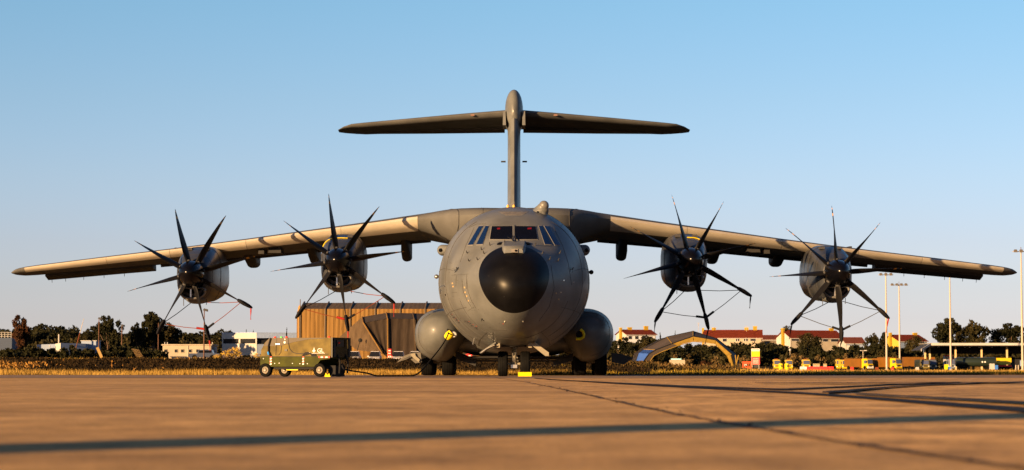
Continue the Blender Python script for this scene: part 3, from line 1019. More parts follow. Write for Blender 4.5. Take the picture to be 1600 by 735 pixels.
wingL, wingR = wing(-1), wing(1)

# flap track fairings and small under-wing boxes
def track(px0, px1, r0, r1, yy):
    a = at(px0, r0, AY + yy) - Vector((0, AY, 0)); b = at(px1, r1, AY + yy) - Vector((0, AY, 0))
    cx = (a.x + b.x) / 2; hw = (b.x - a.x) / 2; zb = b.z; zt = a.z + .25
    mb = MB()
    rings_ = []
    for dy, f, lift in ((-3.0, .25, .75), (-2.2, .7, .45), (-1.2, .95, .18), (-.2, 1, 0.0), (.8, .9, .05), (1.6, .45, .3)):
        ring = []
        h_ = zt - (zb + lift * (zt - zb))
        ww = hw * f
        for k in range(12):
            t = PI * k / 11
            ring.append((cx + ww * math.cos(t) * 1.0, yy + dy, zt - h_ + ww * (1 - math.sin(t)) * .9))
        ring += [(cx - ww, yy + dy, zt), (cx + ww, yy + dy, zt)]
        rings_.append(ring)
    mb.rings(rings_)
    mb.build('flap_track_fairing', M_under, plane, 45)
for q in ((628.5, 643.5, 377, 409.5, 22.3), (962.5, 978.5, 377, 408.5, 22.3), (386.5, 404.5, 392, 419.5, 22.5), (1203, 1222, 391, 418, 22.5),
          (485, 500, 386, 413.5, 22.4), (1104, 1121, 384, 413.5, 22.4), (284, 298, 402, 424, 22.6), (1306, 1320, 400, 421, 22.6)):
    track(*q)
def under_box(px0, px1, r0, r1, yy):
    a = at(px0, r0, AY + yy) - Vector((0, AY, 0)); b = at(px1, r1, AY + yy) - Vector((0, AY, 0))
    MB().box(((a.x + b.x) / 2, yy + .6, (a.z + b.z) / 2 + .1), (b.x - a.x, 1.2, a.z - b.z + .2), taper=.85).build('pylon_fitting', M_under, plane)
for q in ((403.5, 412.5, 389, 397, 17.8), (419, 439, 388, 395.5, 17.8), (1167.5, 1188, 388, 394.5, 17.8), (1194, 1203, 389, 396.5, 17.8)):
    under_box(*q)

# ---- propellers and nacelles
def blade_mesh():
    rings_ = []
    for r, ch, tk, tw, sw in ((.30, .16, .14, 60, 0), (.45, .20, .13, 52, 0), (.62, .30, .12, 42, .0), (.9, .42, .095, 30, -.02), (1.3, .50, .065, 20, -.05), (1.7, .50, .045, 13, -.04),
                              (2.1, .44, .032, 8, .02), (2.35, .35, .024, 5, .08), (2.52, .24, .018, 4, .14), (2.62, .13, .012, 4, .19), (2.68, .04, .008, 4, .22)):
        ring = []
        ch *= 1.12
        t = R(tw * .72)
        for k in range(12):
            a = 2 * PI * k / 12
            u, v = ch / 2 * math.cos(a), tk / 2 * math.sin(a)
            x = u * math.sin(t) + v * math.cos(t)
            y = u * math.cos(t) - v * math.sin(t) + sw
            ring.append((x, y, r))
        rings_.append(ring)
    mb = MB(); mb.rings(rings_)
    return mb.mesh('blade', M_blade, 60)
BM = blade_mesh()
SP = MB().lathe([(.001, -1.12), (.05, -1.115), (.12, -1.08), (.21, -1.0), (.31, -.86), (.40, -.66), (.47, -.40), (.505, -.12), (.51, .12), (.49, .26)], (0, 0, 0), 'Y', 32).mesh('spinner', M_black, 60)
CUFF = MB().tube([(0, 0, .42), (0, 0, .56)], [.13, .10], 12).mesh('blade_cuff', M_seam, 50)

def se_ring(cx, cz, w, hu, hd, y, e=2.6, n=36):
    ring = []
    for k in range(n):
        a = 2 * PI * k / n
        c, s_ = math.cos(a), math.sin(a)
        x = w * math.copysign(abs(c) ** (2 / e), c)
        z = (hu if s_ > 0 else hd) * math.copysign(abs(s_) ** (2 / e), s_)
        ring.append((cx + x, y, cz + z))
    return ring
def nacelle(x, y, z, s):
    mb = MB()
    R_ = []
    for dy, w, hu, hd in ((.30, .49, .47, .80), (.34, .56, .54, .90), (.5, .62, .62, .97), (.9, .71, .78, 1.03), (1.5, .79, .98, 1.07), (2.4, .85, 1.18, 1.08), (3.4, .87, 1.27, 1.04), (4.6, .85, 1.26, .9), (6, .72, 1.1, .55), (7.5, .5, .95, .15), (9, .2, .8, -.25)):
        hd = max(hd, -.2)
        R_.append(se_ring(x, z, w, hu, hd, y + dy, 2.2 + .9 * min(1, dy / 1.5)))
    mb.rings(R_, cap0=False)
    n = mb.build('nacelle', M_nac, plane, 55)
    mb = MB().add(se_ring(x, z, .47, .45, .55, y + .33), [tuple(range(36))])
    mb.build('front_bulkhead', M_dark, n)
    # chin intake: lip ring round a dark duct
    lip, inner = [], []
    nn = 32
    for k in range(nn):
        a = 2 * PI * k / nn
        c, s_ = math.cos(a), math.sin(a)
        px_ = .50 * math.copysign(abs(c) ** .75, c)
        pz_ = .20 * math.copysign(abs(s_) ** .8, s_) - .10 * (1 - (abs(c)) ** 2) + .04
        lip.append(Vector((x + px_, y + .30 + .10 * (s_ < 0), z - .72 + pz_)))
    mb = MB()
    lr = []
    ctr = Vector((x, y + .3, z - .74))
    for k, p in enumerate(lip):
        d = (p - ctr); d.y = 0; d.normalize()
        lr.append([p + d * (.055 * math.cos(b)) + Vector((0, .055 * 1.6 * math.sin(b), 0)) for b in [2 * PI * j / 8 for j in range(8)]])
    mb.rings(lr + [lr[0]], True, False, False)
    L = mb.build('intake_lip', mat('intake_lip_paint', (0.16, 0.16, 0.155), .3, metal=.3, coat=.6), n, 60)
    mb = MB(); mb.rings([[p + Vector((0, .01, 0)) for p in lip], [ctr + (p - ctr) * .85 + Vector((0, .5, 0)) for p in lip]], cap0=False)
    mb.build('intake_duct', M_dark, n)
    mb = MB().box((x - .06, y + .34, z - .76), (.05, .1, .34)); mb.build('duct_splitter', M_steel, n)
    # top vents, belly drain fairing, side blister, drain pipes
    for dx in (-.34, .34):
        MB().box((x + dx, y + 2.0, z + 1.075), (.22, .6, .10), taper=.8).build('vent', M_seam, n)
    mb = MB(); mb.rings([se_ring(x + .02, z - .98, w, .12, h_, y + dy, 2.5, 16) for dy, w, h_ in ((.5, .1, .03), (.8, .36, .14), (1.6, .42, .19), (2.8, .3, .1))])
    mb.build('oil_cooler_fairing', M_paint, n, 50)
    mb = MB()
    for dx, L_ in ((-.45, .16), (.46, .12)):
        mb.tube([(x + dx, y + 1.0, z - .98), (x + dx, y + 1.05, z - 1.1 - L_)], .014, 5)
    mb.build('drain_pipe', M_seam, n)
    MB().box((x + s * .82, y + 2.5, z + .35), (.08, .5, .12)).build('side_scoop', M_seam, n)
    # cowling seams
    mb = MB()
    for dy, w, hu, hd in ((.95, .715, .795, 1.035), (2.4, .853, 1.183, 1.083)):
        r_ = [Vector(q) for q in se_ring(x, z, w, hu, hd, y + dy, 2.2 + .9 * min(1, dy / 1.5))]
        mb.tube(r_ + [r_[0]], .009, 4, caps=False)
    mb.build('cowling_seam', M_seam, n)
    return n
def nac_yellow(x, y, z, n):
    pass

PROPS = [(-12.83, 13.4, 4.06, -15.4), (-6.86, 11.6, 4.46, -8.5), (6.86, 11.6, 4.48, -15.0), (12.85, 13.4, 4.10, -3.5)]
pl = []
for i, (x, y, z, off_) in enumerate(PROPS):
    n = nacelle(x, y, z, 1 if x > 0 else -1)
    pr = bpy.data.objects.new('propeller', SP.copy()); pr.data.name = 'propeller'
    # the propeller part is its hub; spinner is its sub-part
    hub = MB().lathe([(.30, .0), (.40, .05), (.42, .3), (.36, .42)], (0, 0, 0), 'Y', 24).mesh('hub', M_black, 50)
    pr.data = hub
    C.objects.link(pr); pr.parent = plane; pr.location = (x, y, z)
    inst('spinner', SP, pr)
    for k in range(8):
        a = R(off_ + 45 * k)
        inst('blade', BM, pr, (0, .06, 0), (0, a, 0))
        inst('blade_cuff', CUFF, pr, (0, .06, 0), (0, a, 0))
    pl.append((x, y, z, off_))

# sunlit edge of the inboard engines' upper cowling, painted as a yellow line
for (x, y, z, off_) in (PROPS[1], PROPS[2]):
    r_ = [Vector(q) for q in se_ring(x, z, .80, 1.0, 1.075, y + 1.52, 3.1)]
    seg = r_[8:17] if x < 0 else r_[6:10]
    MB().tube([p + Vector((0, 0, .0)) for p in seg], .016, 5).build('painted_sunlit_edge', M_yellow, plane)

# ---- tail
def lens_ring(y0, c, hw, z, n=20):
    ring = []
    for k in range(n):
        a = 2 * PI * k / n
        f = (1 - math.cos(a)) / 2
        t = 1.48 * (1.4845 * math.sqrt(f) - .63 * f - 1.758 * f * f + 1.4215 * f ** 3 - .515 * f ** 4) if f > 0 else 0
        ring.append((hw * min(1, t) * (1 if a < PI else -1), y0 + f * c, z))
    return ring
mb = MB()
mb.rings([lens_ring(y0, c, hw, z, 28) for y0, c, hw, z in ((30.2, 10.5, .46, 5.6), (31.6, 9.4, .45, 6.3), (33.2, 8.3, .445, 8), (35.0, 7.4, .44, 10), (36.8, 6.6, .44, 12), (37.6, 6.2, .455, 13), (38.1, 5.9, .46, 13.7))])
fin = mb.build('tail_fin', M_paint, plane, 50)
mb = MB()
rr = []
for dy, f in ((0, .02), (.08, .35), (.25, .62), (.6, .88), (1.2, 1), (3, 1), (5, .85), (6.5, .5), (7.2, .1)):
    rr.append([(.47 * f * math.cos(a), 37.6 + dy, 13.45 + (1.28 if math.sin(a) > 0 else .9) * f * math.copysign(abs(math.sin(a)) ** .8, math.sin(a))) for a in [2 * PI * k / 28 for k in range(28)]])
mb.rings(rr); mb.build('fin_bullet', M_paint, fin, 60)
for s in (-1, 1):
    MB().box((s * .50, 38.8, 13.15), (.16, 1.8, .75), taper=.8).build('bullet_fairing', M_paint, fin)
    MB().box((s * .55, 38.5, 10.95), (.24, .5, .035)).build('fin_vane', M_seam, fin)
def tailplane(s):
    mb = MB()
    rr = []
    for x, le, c, z, tu_, tl_ in ((.3, 38.6, 5.2, 13.80, .26, .34), (2.5, 39.2, 4.7, 13.68, .24, .31), (5, 39.95, 4.05, 13.53, .21, .27), (8, 40.8, 3.2, 13.33, .17, .22), (8.6, 41.0, 2.8, 13.27, .13, .15), (9.05, 41.6, 2.0, 13.17, .07, .08), (9.42, 42.5, .8, 13.06, .015, .015)):
        pts = []
        n = 12
        fr = [(1 - math.cos(PI * k / n)) / 2 for k in range(n + 1)]
        tk = lambda f: min(1, 3.0 * 3.3 * (0.2969 * math.sqrt(f) - 0.1260 * f - 0.3516 * f * f + 0.2843 * f ** 3 - 0.1030 * f ** 4))
        for f in reversed(fr): pts.append((s * x, le + f * c, z - tu_ + tu_ * tk(f) - .06 * c * f))
        for f in fr[1:]: pts.append((s * x, le + f * c, z - tu_ - tl_ * .62 * min(1, f / .08) ** .5 * (1 - f) ** .5 - .06 * c * f))
        rr.append(pts)
    mb.rings(rr)
    t = mb.build('tailplane', M_wing, plane, 45)
    mb = MB(); rr = []
    for x, te, z, d in ((.5, 43.75, 13.20, .22), (4.5, 43.9, 13.13, .18), (8.55, 44.0, 13.06, .12)):
        rr.append([(s * x, te - 1.2, z + .16), (s * x, te - .3, z + .12), (s * x, te + .25, z - d + .12), (s * x, te + .2, z - d + .06), (s * x, te - 1.1, z - .14)])
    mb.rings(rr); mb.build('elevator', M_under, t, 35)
    MB().box((s * 2.15, 38.98, 13.42), (.22, .1, .07), taper=.7).build('vane', mat('brown_vane', (.16, .09, .07), .6), t)
tailplane(-1); tailplane(1)

# ---- sponsons (landing gear fairings)
def sponson(s):
    mb = MB(); rr = []
    for y, cx, w, zc, hu, hd in ((12.0, 2.95, .15, 1.75, .15, .15), (12.15, 2.93, .45, 1.74, .42, .45), (12.5, 2.88, .72, 1.72, .62, .70), (13.2, 2.84, .95, 1.70, .82, .92), (14.2, 2.82, 1.12, 1.68, .98, 1.05), (15.5, 2.82, 1.21, 1.66, 1.06, 1.09), (17, 2.82, 1.26, 1.65, 1.08, 1.10), (23, 2.82, 1.26, 1.65, 1.08, 1.10), (26, 2.7, 1.0, 1.7, .9, .9), (28.5, 2.5, .5, 1.8, .5, .4), (29.5, 2.4, .1, 1.9, .1, .1)):
        rr.append(se_ring(s * cx, zc, w, hu, hd, y, 2.25, 40))
    # undercut towards the belly, where the wheels stand
    rr = [[(q[0] + s * .75 * min(1, max(0, (zc_ - q[2]))) * max(0, min(1, (s * cx_ - q[0]) * s / 1.2)), q[1], q[2]) for q in ring] for ring, (cx_, zc_) in zip(rr, [(2.85, 1.68)] * len(rr))]
    mb.rings(rr)
    sp = mb.build('sponson', M_paint, plane, 55)
    # belly fairing between the two
    p = at(679.5 if s < 0 else 926.5, 530.5 if s < 0 else 527.5, AY + 12.6) - Vector((0, AY, 0))
    mb = MB().lathe([(.13, .02), (.13, -.06), (.10, -.07)], p + Vector((0, .18, 0)), 'Y', 20)
    l = mb.build('landing_light', M_seam, sp, 40)
    MB().lathe([(.001, -.10), (.06, -.095), (.105, -.07)], p + Vector((0, .18, 0)), 'Y', 20).build('lamp_lens', M_lens, l, 60)
    # intake hood next to the fuselage
    p = at(698 if s < 0 else 909, 505, AY + 13.2) - Vector((0, AY, 0))
    MB().box(p + Vector((s * -.1, .4, -.15)), (.30, 1.4, .6), M=Matrix.Rotation(s * R(28), 3, 'Y'), taper=.75).build('intake_hood', M_paint, sp)
    return sp
spL, spR = sponson(-1), sponson(1)
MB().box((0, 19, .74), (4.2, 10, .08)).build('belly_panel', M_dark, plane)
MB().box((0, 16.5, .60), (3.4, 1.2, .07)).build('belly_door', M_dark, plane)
mb = MB(); mb.rings([se_ring(0, 1.45, w, h1, h2, y, 3, 40) for y, w, h1, h2 in ((13.2, 1.5, .3, .2), (13.5, 2.0, .6, .4), (14.5, 2.45, .95, .60), (16, 2.55, 1.0, .66), (24, 2.5, 1.0, .66), (27, 1.8, .8, .3))])
mb.build('belly_fairing', M_paint, plane, 50)
# seams across the sponson
for s in (-1, 1):
    mb = MB()
    for y, cx, w, zc, hu, hd in ((13.2, 2.84, .953, 1.70, .823, .923), (15.5, 2.82, 1.213, 1.66, 1.063, 1.093)):
        r_ = [Vector(q) for q in se_ring(s * cx, zc, w, hu, hd, y, 2.25, 40)]
        r_ = [q for q in r_ if q.z > zc or (q.x - s * cx) * s > 0]
        k_ = max(range(len(r_)), key=lambda i: (r_[i] - r_[i - 1]).length)
        mb.tube(r_[k_:] + r_[:k_], .007, 4, caps=False)
    mb.build('sponson_seam', M_seamA, plane)

# ---- wheels and landing gear
def tyre_profile(r, w):
    return [(r * .60, -w * .46), (r * .78, -w * .50), (r * .92, -w * .47), (r * .985, -w * .36), (r, -w * .22), (r * .992, -w * .13), (r, -w * .11), (r * 1.0, -w * .01), (r * .992, 0), (r, w * .01), (r, w * .11), (r * .992, w * .13), (r, w * .22), (r * .985, w * .36), (r * .92, w * .47), (r * .78, w * .50), (r * .60, w * .46)]
def wheel_meshes(r, w):
    t = MB().lathe(tyre_profile(r, w), (0, 0, 0), 'X', 32, caps=False).mesh('tyre', M_rubber, 50)
    h = MB().lathe([(.001, -w * .30), (r * .22, -w * .32), (r * .3, -w * .2), (r * .52, -w * .25), (r * .62, -w * .44), (r * .62, w * .44), (r * .52, w * .25), (r * .3, w * .2), (r * .22, w * .32), (.001, w * .3)], (0, 0, 0), 'X', 24, caps=False).mesh('rim', M_gearpaint, 40)
    return t, h
def gear_wheel(par, loc, tm, hm):
    w = inst('wheel', hm, par, loc)
    inst('tyre', tm, w)
    return w
tm, hm = wheel_meshes(.45, .36)
NG = 5.3
leg = MB().tube([(0, NG, .46), (0, NG + .02, 1.3)], [.085, .085], 14).tube([(0, NG, .38), (0, NG, .62)], .12, 14)
leg.tube([(0, NG + .1, 1.6), (0, NG + .02, .95)], .13, 14).tube([(-.55, NG, .45), (.55, NG, .45)], .05, 12)
leg.build('nose_gear_leg', M_gearpaint, plane, 50)
mb = MB()
for sx in (-.05, .05):
    mb.tube([(sx * .6, NG - .14, 1.0), (sx, NG - .28, .78), (sx * .6, NG - .14, .52)], .022, 6)
mb.tube([(0, NG - .1, .6), (.16, NG - .12, .55)], .02, 6).tube([(.05, NG - .12, 1.15), (.12, NG - .1, .6)], .012, 6)
mb.box((0, NG - .16, 1.17), (.34, .08, .10)).box((0, NG - .14, .36), (.22, .1, .12))
mb.build('torque_link', M_steel, plane)
for dx in (-.17, .17):
    MB().lathe([(.001, -.07), (.05, -.06), (.07, 0), (.05, .06)], (dx, NG - .2, 1.25), 'Y', 14).build('taxi_light', M_lens, plane, 50)
for s in (-1, 1):
    gear_wheel(plane, (s * .40, NG, .45), tm, hm)
# nose gear doors, open each side
M_door_in = mat('door_inner', (0.30, 0.27, 0.21), .5, noise=.1)
mb = MB()
P = lambda px, py, yy: at(px, py, AY + yy) - Vector((0, AY, 0))
mb.slab([P(834, 536, 4.2), P(856, 555.5, 4.2), P(855.5, 556.5, 6.4), P(832, 537, 6.4)], .06)
d = mb.build('nose_gear_door', M_door_in, plane)
MB().slab([P(835.5, 535.2, 4.17), P(857.5, 551, 4.17), P(857.5, 556.5, 4.17), P(852, 556.5, 4.17), P(831, 540, 4.17)], .05).build('door_edge', M_gearpaint, d)
MB().slab([P(825.5, 534.5, 4.3), P(832.5, 534.5, 4.3), P(831, 543.5, 4.3), P(825.5, 543.5, 4.3)], .05).build('hinge_bracket', M_gearpaint, d)
mb = MB().slab([P(750.5, 552.8, 4.2), P(775, 536.2, 4.2), P(777, 537, 6.4), P(752, 554, 6.4)], .05)
d = mb.build('nose_gear_door', M_paint, plane)
MB().slab([P(773.5, 534.5, 4.3), P(781, 534.5, 4.3), P(781, 543.5, 4.3), P(769, 543.8, 4.3), P(777, 541.5, 4.3)], .05).build('hinge_bracket', M_gearpaint, d)
MB().tube([P(752, 551.5, 4.15), P(760, 545.5, 4.15), P(773, 539.5, 4.15)], .022, 6).build('door_rod', M_steel, d)
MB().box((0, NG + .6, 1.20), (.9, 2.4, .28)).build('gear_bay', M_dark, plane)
mb = MB().tube([P(742, 527, 5.8), P(739, 538.5, 5.6)], .03, 6)
mb.build('drain_mast', M_steel, plane)
# main wheels: three pairs a side
tm2, hm2 = wheel_meshes(.58, .50)
for s in (-1, 1):
    for yy in (16.2, 17.8, 19.4):
        for xx in (2.70, 3.54):
            gear_wheel(plane, (s * xx, yy, .58), tm2, hm2)
        MB().tube([(s * 2.5, yy, .58), (s * 3.75, yy, .58)], .09, 10).tube([(s * 3.12, yy, .55), (s * 3.05, yy + .25, 1.5)], .13, 10).build('main_gear_leg', M_gearpaint, plane, 50)
# main gear doors
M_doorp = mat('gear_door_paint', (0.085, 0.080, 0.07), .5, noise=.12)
mb = MB().slab([P(657, 551, 14.8), P(659, 566, 14.8), P(649, 568, 14.8), P(640, 560, 14.8), P(620, 566.5, 14.8), P(631, 556.5, 14.8), P(644, 551.5, 14.8)], .12)
d = mb.build('main_gear_door', M_doorp, plane)
MB().slab([P(641, 554, 14.7), P(648, 552, 14.7), P(650, 557, 14.7), P(656, 562, 14.7), P(654, 566, 14.7), P(645, 559, 14.7)], .05).build('door_stay', M_gearpaint, d)
MB().slab([P(622, 565.5, 14.66), P(640, 556.5, 14.66), P(643, 558.5, 14.66), P(634, 561, 14.66)], .04).build('door_stay', M_seam, d)
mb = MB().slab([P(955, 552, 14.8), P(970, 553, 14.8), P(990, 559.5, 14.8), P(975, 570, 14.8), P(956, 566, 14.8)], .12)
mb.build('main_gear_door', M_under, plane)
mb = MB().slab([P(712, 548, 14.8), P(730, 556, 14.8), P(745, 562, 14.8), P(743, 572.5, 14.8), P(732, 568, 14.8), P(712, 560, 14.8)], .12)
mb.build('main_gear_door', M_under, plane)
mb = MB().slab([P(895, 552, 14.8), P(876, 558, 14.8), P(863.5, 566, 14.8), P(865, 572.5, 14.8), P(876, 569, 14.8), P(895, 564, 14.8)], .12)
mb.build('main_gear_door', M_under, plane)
mb = MB().box((0, 15.2, .60), (4.6, .10, .05)); mb.build('belly_strut', M_seam, plane)

# ================================================================== THINGS ON AND ROUND THE AIRCRAFT
# propeller restraints: a black boot on each of the three lower blades, straps between them and to the nacelle
def restraint(i, x, y, z, off_, colr, label, streams):
    t = thing('propeller_restraint', label, 'propeller tie', (x, AY + y, z), 0, 'propeller restraints')
    pts = {}
    for k in range(8):
        a = (off_ + 45 * k) % 360
        if 110 < a < 230:
            ar = R(a)
            d = Vector((math.sin(ar), 0, math.cos(ar)))
            pts[a] = d
    ang = sorted(pts)           # right lower, bottom, left lower
    tips = []
    for a in ang:
        d = pts[a]; n_ = Vector((d.z, 0, -d.x))
        mb = MB(); rr = []
        for r, w, h_ in ((2.12, .05, .10), (2.2, .075, .22), (2.4, .085, .26), (2.6, .075, .22), (2.74, .05, .12), (2.78, .02, .05)):
            rr.append([d * r + n_ * (w * math.cos(b)) + Vector((0, .06 + .12 * (r > 2.4) + h_ * math.sin(b), 0)) for b in [2 * PI * j / 12 for j in range(12)]])
        mb.rings(rr)
        mb.build('blade_boot', M_blackcloth, t, 60)
        tips.append(d * 2.3)
    anchor = Vector((0.15, 1.0, -1.12))
    sc = M_seam if colr == 'black' else M_orange
    def strap(a, b, m, nm='strap'):
        mid = a.lerp(b, .5) + Vector((0, 0, -.03))
        MB().tube([a, mid, b], .015, 6).build(nm, m, t)
    strap(tips[0], tips[1], sc); strap(tips[1], tips[2], sc)
    strap(anchor + Vector((.2, 0, 0)), tips[0], M_blackcloth if colr == 'black' else M_orange)
    strap(anchor + Vector((-.25, 0, .02)), tips[2], M_blackcloth)
    # ratchet buckles near the bottom boot
    for k in (0, 2):
        q = tips[1].lerp(tips[k], .13)
        dd = (tips[k] - tips[1]).normalized()
        MB().tube([q - dd * .16, q + dd * .16], .045, 8).build('buckle', M_red if (colr != 'black' and k == 2) else M_blackcloth, t, 50)
    for which, L_, m, lean in streams:
        e = pts[ang[which]] * 2.72
        w = .02
        s0 = e + Vector((0, .1, 0))
        mbs = MB(); rr = []
        for k in range(7):
            u = k / 6
            c = s0 + Vector((lean * u * L_, .02 * math.sin(u * 5), -u * L_))
            rr.append([c + Vector((-w * (1 + .5 * math.sin(u * 6)), 0, 0)), c + Vector((0, .012, 0)), c + Vector((w * (1 + .5 * math.sin(u * 6)), 0, 0)), c + Vector((0, -.012, 0))])
        mbs.rings(rr); mbs.build('streamer', m, t)
    return t
restraint(0, *PROPS[0], 'red', 'orange and black straps with red streamers tying the far left propeller', [(0, .50, M_red, 0), (1, .45, M_red, .1)])
restraint(1, *PROPS[1], 'red', 'red straps with black blade boots tying the propeller left of the nose', [(0, .55, M_red, 0), (1, .55, M_red, 0)])
restraint(2, *PROPS[2], 'black', 'plain black straps and boots tying the propeller right of the nose', [(0, .50, M_blackcloth, -.1), (1, .62, M_blackcloth, -.22), (2, .45, M_seam, -.12)])
restraint(3, *PROPS[3], 'black', 'black straps with one red streamer tying the far right propeller', [(0, .60, M_red, -.2), (1, .35, M_blackcloth, -.3), (2, .62, M_blackcloth, -.2)])

# yellow covers in the intakes beside the belly
for s, px, py, lab in ((-1, 702, 524, 'yellow intake cover beside the belly on the sunlit left, hose running past it'), (1, 906, 523, 'yellow intake cover beside the belly on the shaded right')):
    c = at(px, py, AY + 11.8)
    t = thing('intake_cover', lab, 'intake cover', tuple(c), 0, 'yellow intake covers')
    if s < 0:
        MB().tube([(-.10, -.05, -.10), (-.02, -.1, -.02), (.10, -.12, .10)], [.13, .165, .14], 16).build('cover_body', M_yellow, t, 60)
        MB().lathe([(.001, -.1), (.10, -.09), (.13, 0), (.13, .2)], (.18, -.06, 0.02), 'Y', 16).build('grey_cap', mat('grey_rubber', (.3, .3, .29), .5), t, 50)
    else:
        MB().tube([(.02, -.05, .20), (.12, -.05, .12), (.16, -.05, 0), (.14, -.05, -.10), (.02, -.05, -.17), (-.15, -.05, -.17)], .055, 12).build('cover_rim', M_yellow, t, 60)
        MB().lathe([(.001, .0), (.14, .01), (.15, .2)], (.0, 0, 0.0), 'Y', 16).build('cover_body', M_blackcloth, t, 50)

# yellow wheel chock
c = at(820, 588.9, AY + NG - .95)
ch = MB().prism([(-.16, 0), (.16, 0), (.10, .13), (-.06, .15)], 'X', -.24, .24).build('wheel_chock', M_yellow, None, loc=(c.x, AY + NG - .95, 0.004))
tag(ch, 'bright yellow wheel chock in front of the right nose wheel', 'chock')
t = ch

# ---- ground power unit
GY = 72.6
M_olive = mat('olive_paint', (0.026, 0.029, 0.0015), 0.6, spec=.08, noise=.3, nscale=3)
M_tan = mat('sand_panel', (0.082, 0.060, 0.012), 0.55, spec=.10, noise=.34, nscale=2.6, bump=.15, bscale=3)
M_olive2 = mat('brown_green_panel', (0.030, 0.020, 0.009), 0.5, noise=.1)
gc = at(477, 588, GY)
gpu = thing('ground_power_unit', 'sand and olive wheeled ground power unit with a dark open end, cabled to the aircraft', 'power unit', (gc.x, GY, 0.0), R(-22))
L, W = 2.66, 1.42      # length and width
x0, x1, yf, yk = -L / 2, L / 2, -W / 2, W / 2
mb = MB().prism([(x0 + .02, .34), (x1 - .62, .34), (x1 - .50, .44), (x1 - .40, .56), (x1 - .05, .60), (x1 - .05, .68), (x0, .68), (x0, .42)], 'Y', yf, yk)
mb.build('chassis_skirt', M_olive, gpu, 20)
MB().box((-.05, 0, .30), (2.3, 1.2, .08)).build('under_frame', M_dark, gpu)
mb = MB().box((-.15, yf + .06, .235), (.44, .03, .03)); mb.build('tow_step', M_yellow, gpu)
mb = MB().prism([(x0 + .01, .683), (x1 - .02, .683), (x1 - .02, 1.305), (x0 + .34, 1.305), (x0 + .16, 1.15), (x0 + .02, .90)], 'Y', yf + .015, yk - .015)
mb.build('canopy_body', M_tan, gpu, 20)
# camouflage upper sweep, front face
def gp(poly, z, name, m, yy=yf + .011, th=.008):
    MB().prism(poly, 'Y', yy - th, yy).build(name, m, gpu)
gp([(x0 + .345, 1.300), (x0 + .20, 1.17), (x0 + .13, 1.03), (x0 + .75, 1.04), (x0 + 1.25, 1.16), (x0 + 1.8, 1.25), (x0 + 2.3, 1.27), (x0 + 2.55, 1.300)], 0, 'camouflage_sweep', M_olive2)
# door seams
def seam(pts, r=.007, name='door_seam', m=M_seam):
    MB().tube([(a, yf + .004, b) for a, b in pts], r, 5).build(name, m, gpu)
seam([(x0 + 1.05, 1.30), (x0 + 1.06, 1.12), (x0 + 1.10, .95), (x0 + 1.20, .83), (x0 + 1.36, .78), (x0 + 1.7, .77), (x0 + 2.55, .755)], .011)
seam([(x0 + .62, 1.30), (x0 + .60, 1.14), (x0 + .58, .73), (x0 + .70, .74), (x0 + .77, .82), (x0 + .80, 1.05)], .007)
seam([(x0 + .02, .682), (x1 - .05, .682)], .008)
MB().box((x0 + .66, yf - .0, 1.10), (.16, .03, .02)).build('door_handle', M_steel, gpu)
MB().box((x0 + .97, yf + .0, .895), (.10, .02, .07), taper=.9).build('door_latch', M_black, gpu)
MB().lathe([(.001, -.012), (.04, -.012), (.04, .01)], (x0 + .92, yf + .004, 1.155), 'Y', 12).build('filler_cap', M_white, gpu)
MB().lathe([(.001, -.012), (.02, -.012), (.02, .01)], (x0 + .93, yf + .004, 1.26), 'Y', 12).build('filler_cap', M_white, gpu)
# dark louvre strap and blue hose at the rear
MB().tube([(x0 + .40, yf - .01, 1.30), (x0 + .32, yf - .012, 1.05), (x0 + .32, yf - .012, .85), (x0 + .40, yf - .01, .69)], .035, 8).build('rubber_strap', M_blackcloth, gpu)
MB().tube([(x0 + .31, yf - .04, .84), (x0 + .34, yf - .045, .74)], .03, 8).build('blue_sleeve', mat('blue_plastic', (.02, .2, .6), .4), gpu)
# wheel arch in the upper body (tow eye recess)
mb = MB().prism([(x0 + 1.58, .69)] + [(x0 + 1.76 - .17 * math.cos(a), .69 + .14 * math.sin(a)) for a in [PI * k / 10 for k in range(1, 10)]] + [(x0 + 1.93, .69), (x0 + 2.12, .69), (x0 + 2.1, .76), (x0 + 1.95, .78)], 'Y', yf - .004, yf + .012)
mb.build('recess', M_dark, gpu)
# red white chevrons, reflectors
M_chred = mat('chevron_red', (.6, .03, .02), .5)
for cx in (x0 + .40, x0 + 1.62):
    for k in range(6):
        MB().prism([(cx - .03, .40 + k * .045), (cx + .03, .415 + k * .045), (cx + .03, .458 + k * .045), (cx - .03, .443 + k * .045)], 'Y', yf - .008, yf + .002).build('hazard_stripe', M_chred if k % 2 else M_white, gpu)
for k in range(5):
    cx = x1 - .47 + k * .085
    MB().prism([(cx, .635), (cx + .083, .635), (cx + .083, .675), (cx, .675)], 'Y', yf - .008, yf + .002).build('hazard_stripe', M_white if k % 2 else M_chred, gpu)
for xx, zz in ((x0 + .12, .61), (x0 + .55, .45), (x0 + .72, .46), (x0 + 1.22, .45), (x0 + 1.5, .44), (x0 + 1.78, .44)):
    MB().lathe([(.001, -.012), (.016, -.01), (.018, .006)], (xx, yf + .0, zz), 'Y', 10).build('rivet_head', M_white, gpu)
# lights on the roof
for xx, m in ((x0 + .42, M_chred), (x0 + .66, mat('green_lamp', (.1, .5, .12), .4)), (x0 + .86, M_chred), (x1 - .2, M_chred)):
    MB().lathe([(.045, 1.30), (.045, 1.335), (.03, 1.355), (.001, 1.36)], (xx, yf + .25, 0), 'Z', 12).build('roof_lamp', m, gpu, 50)
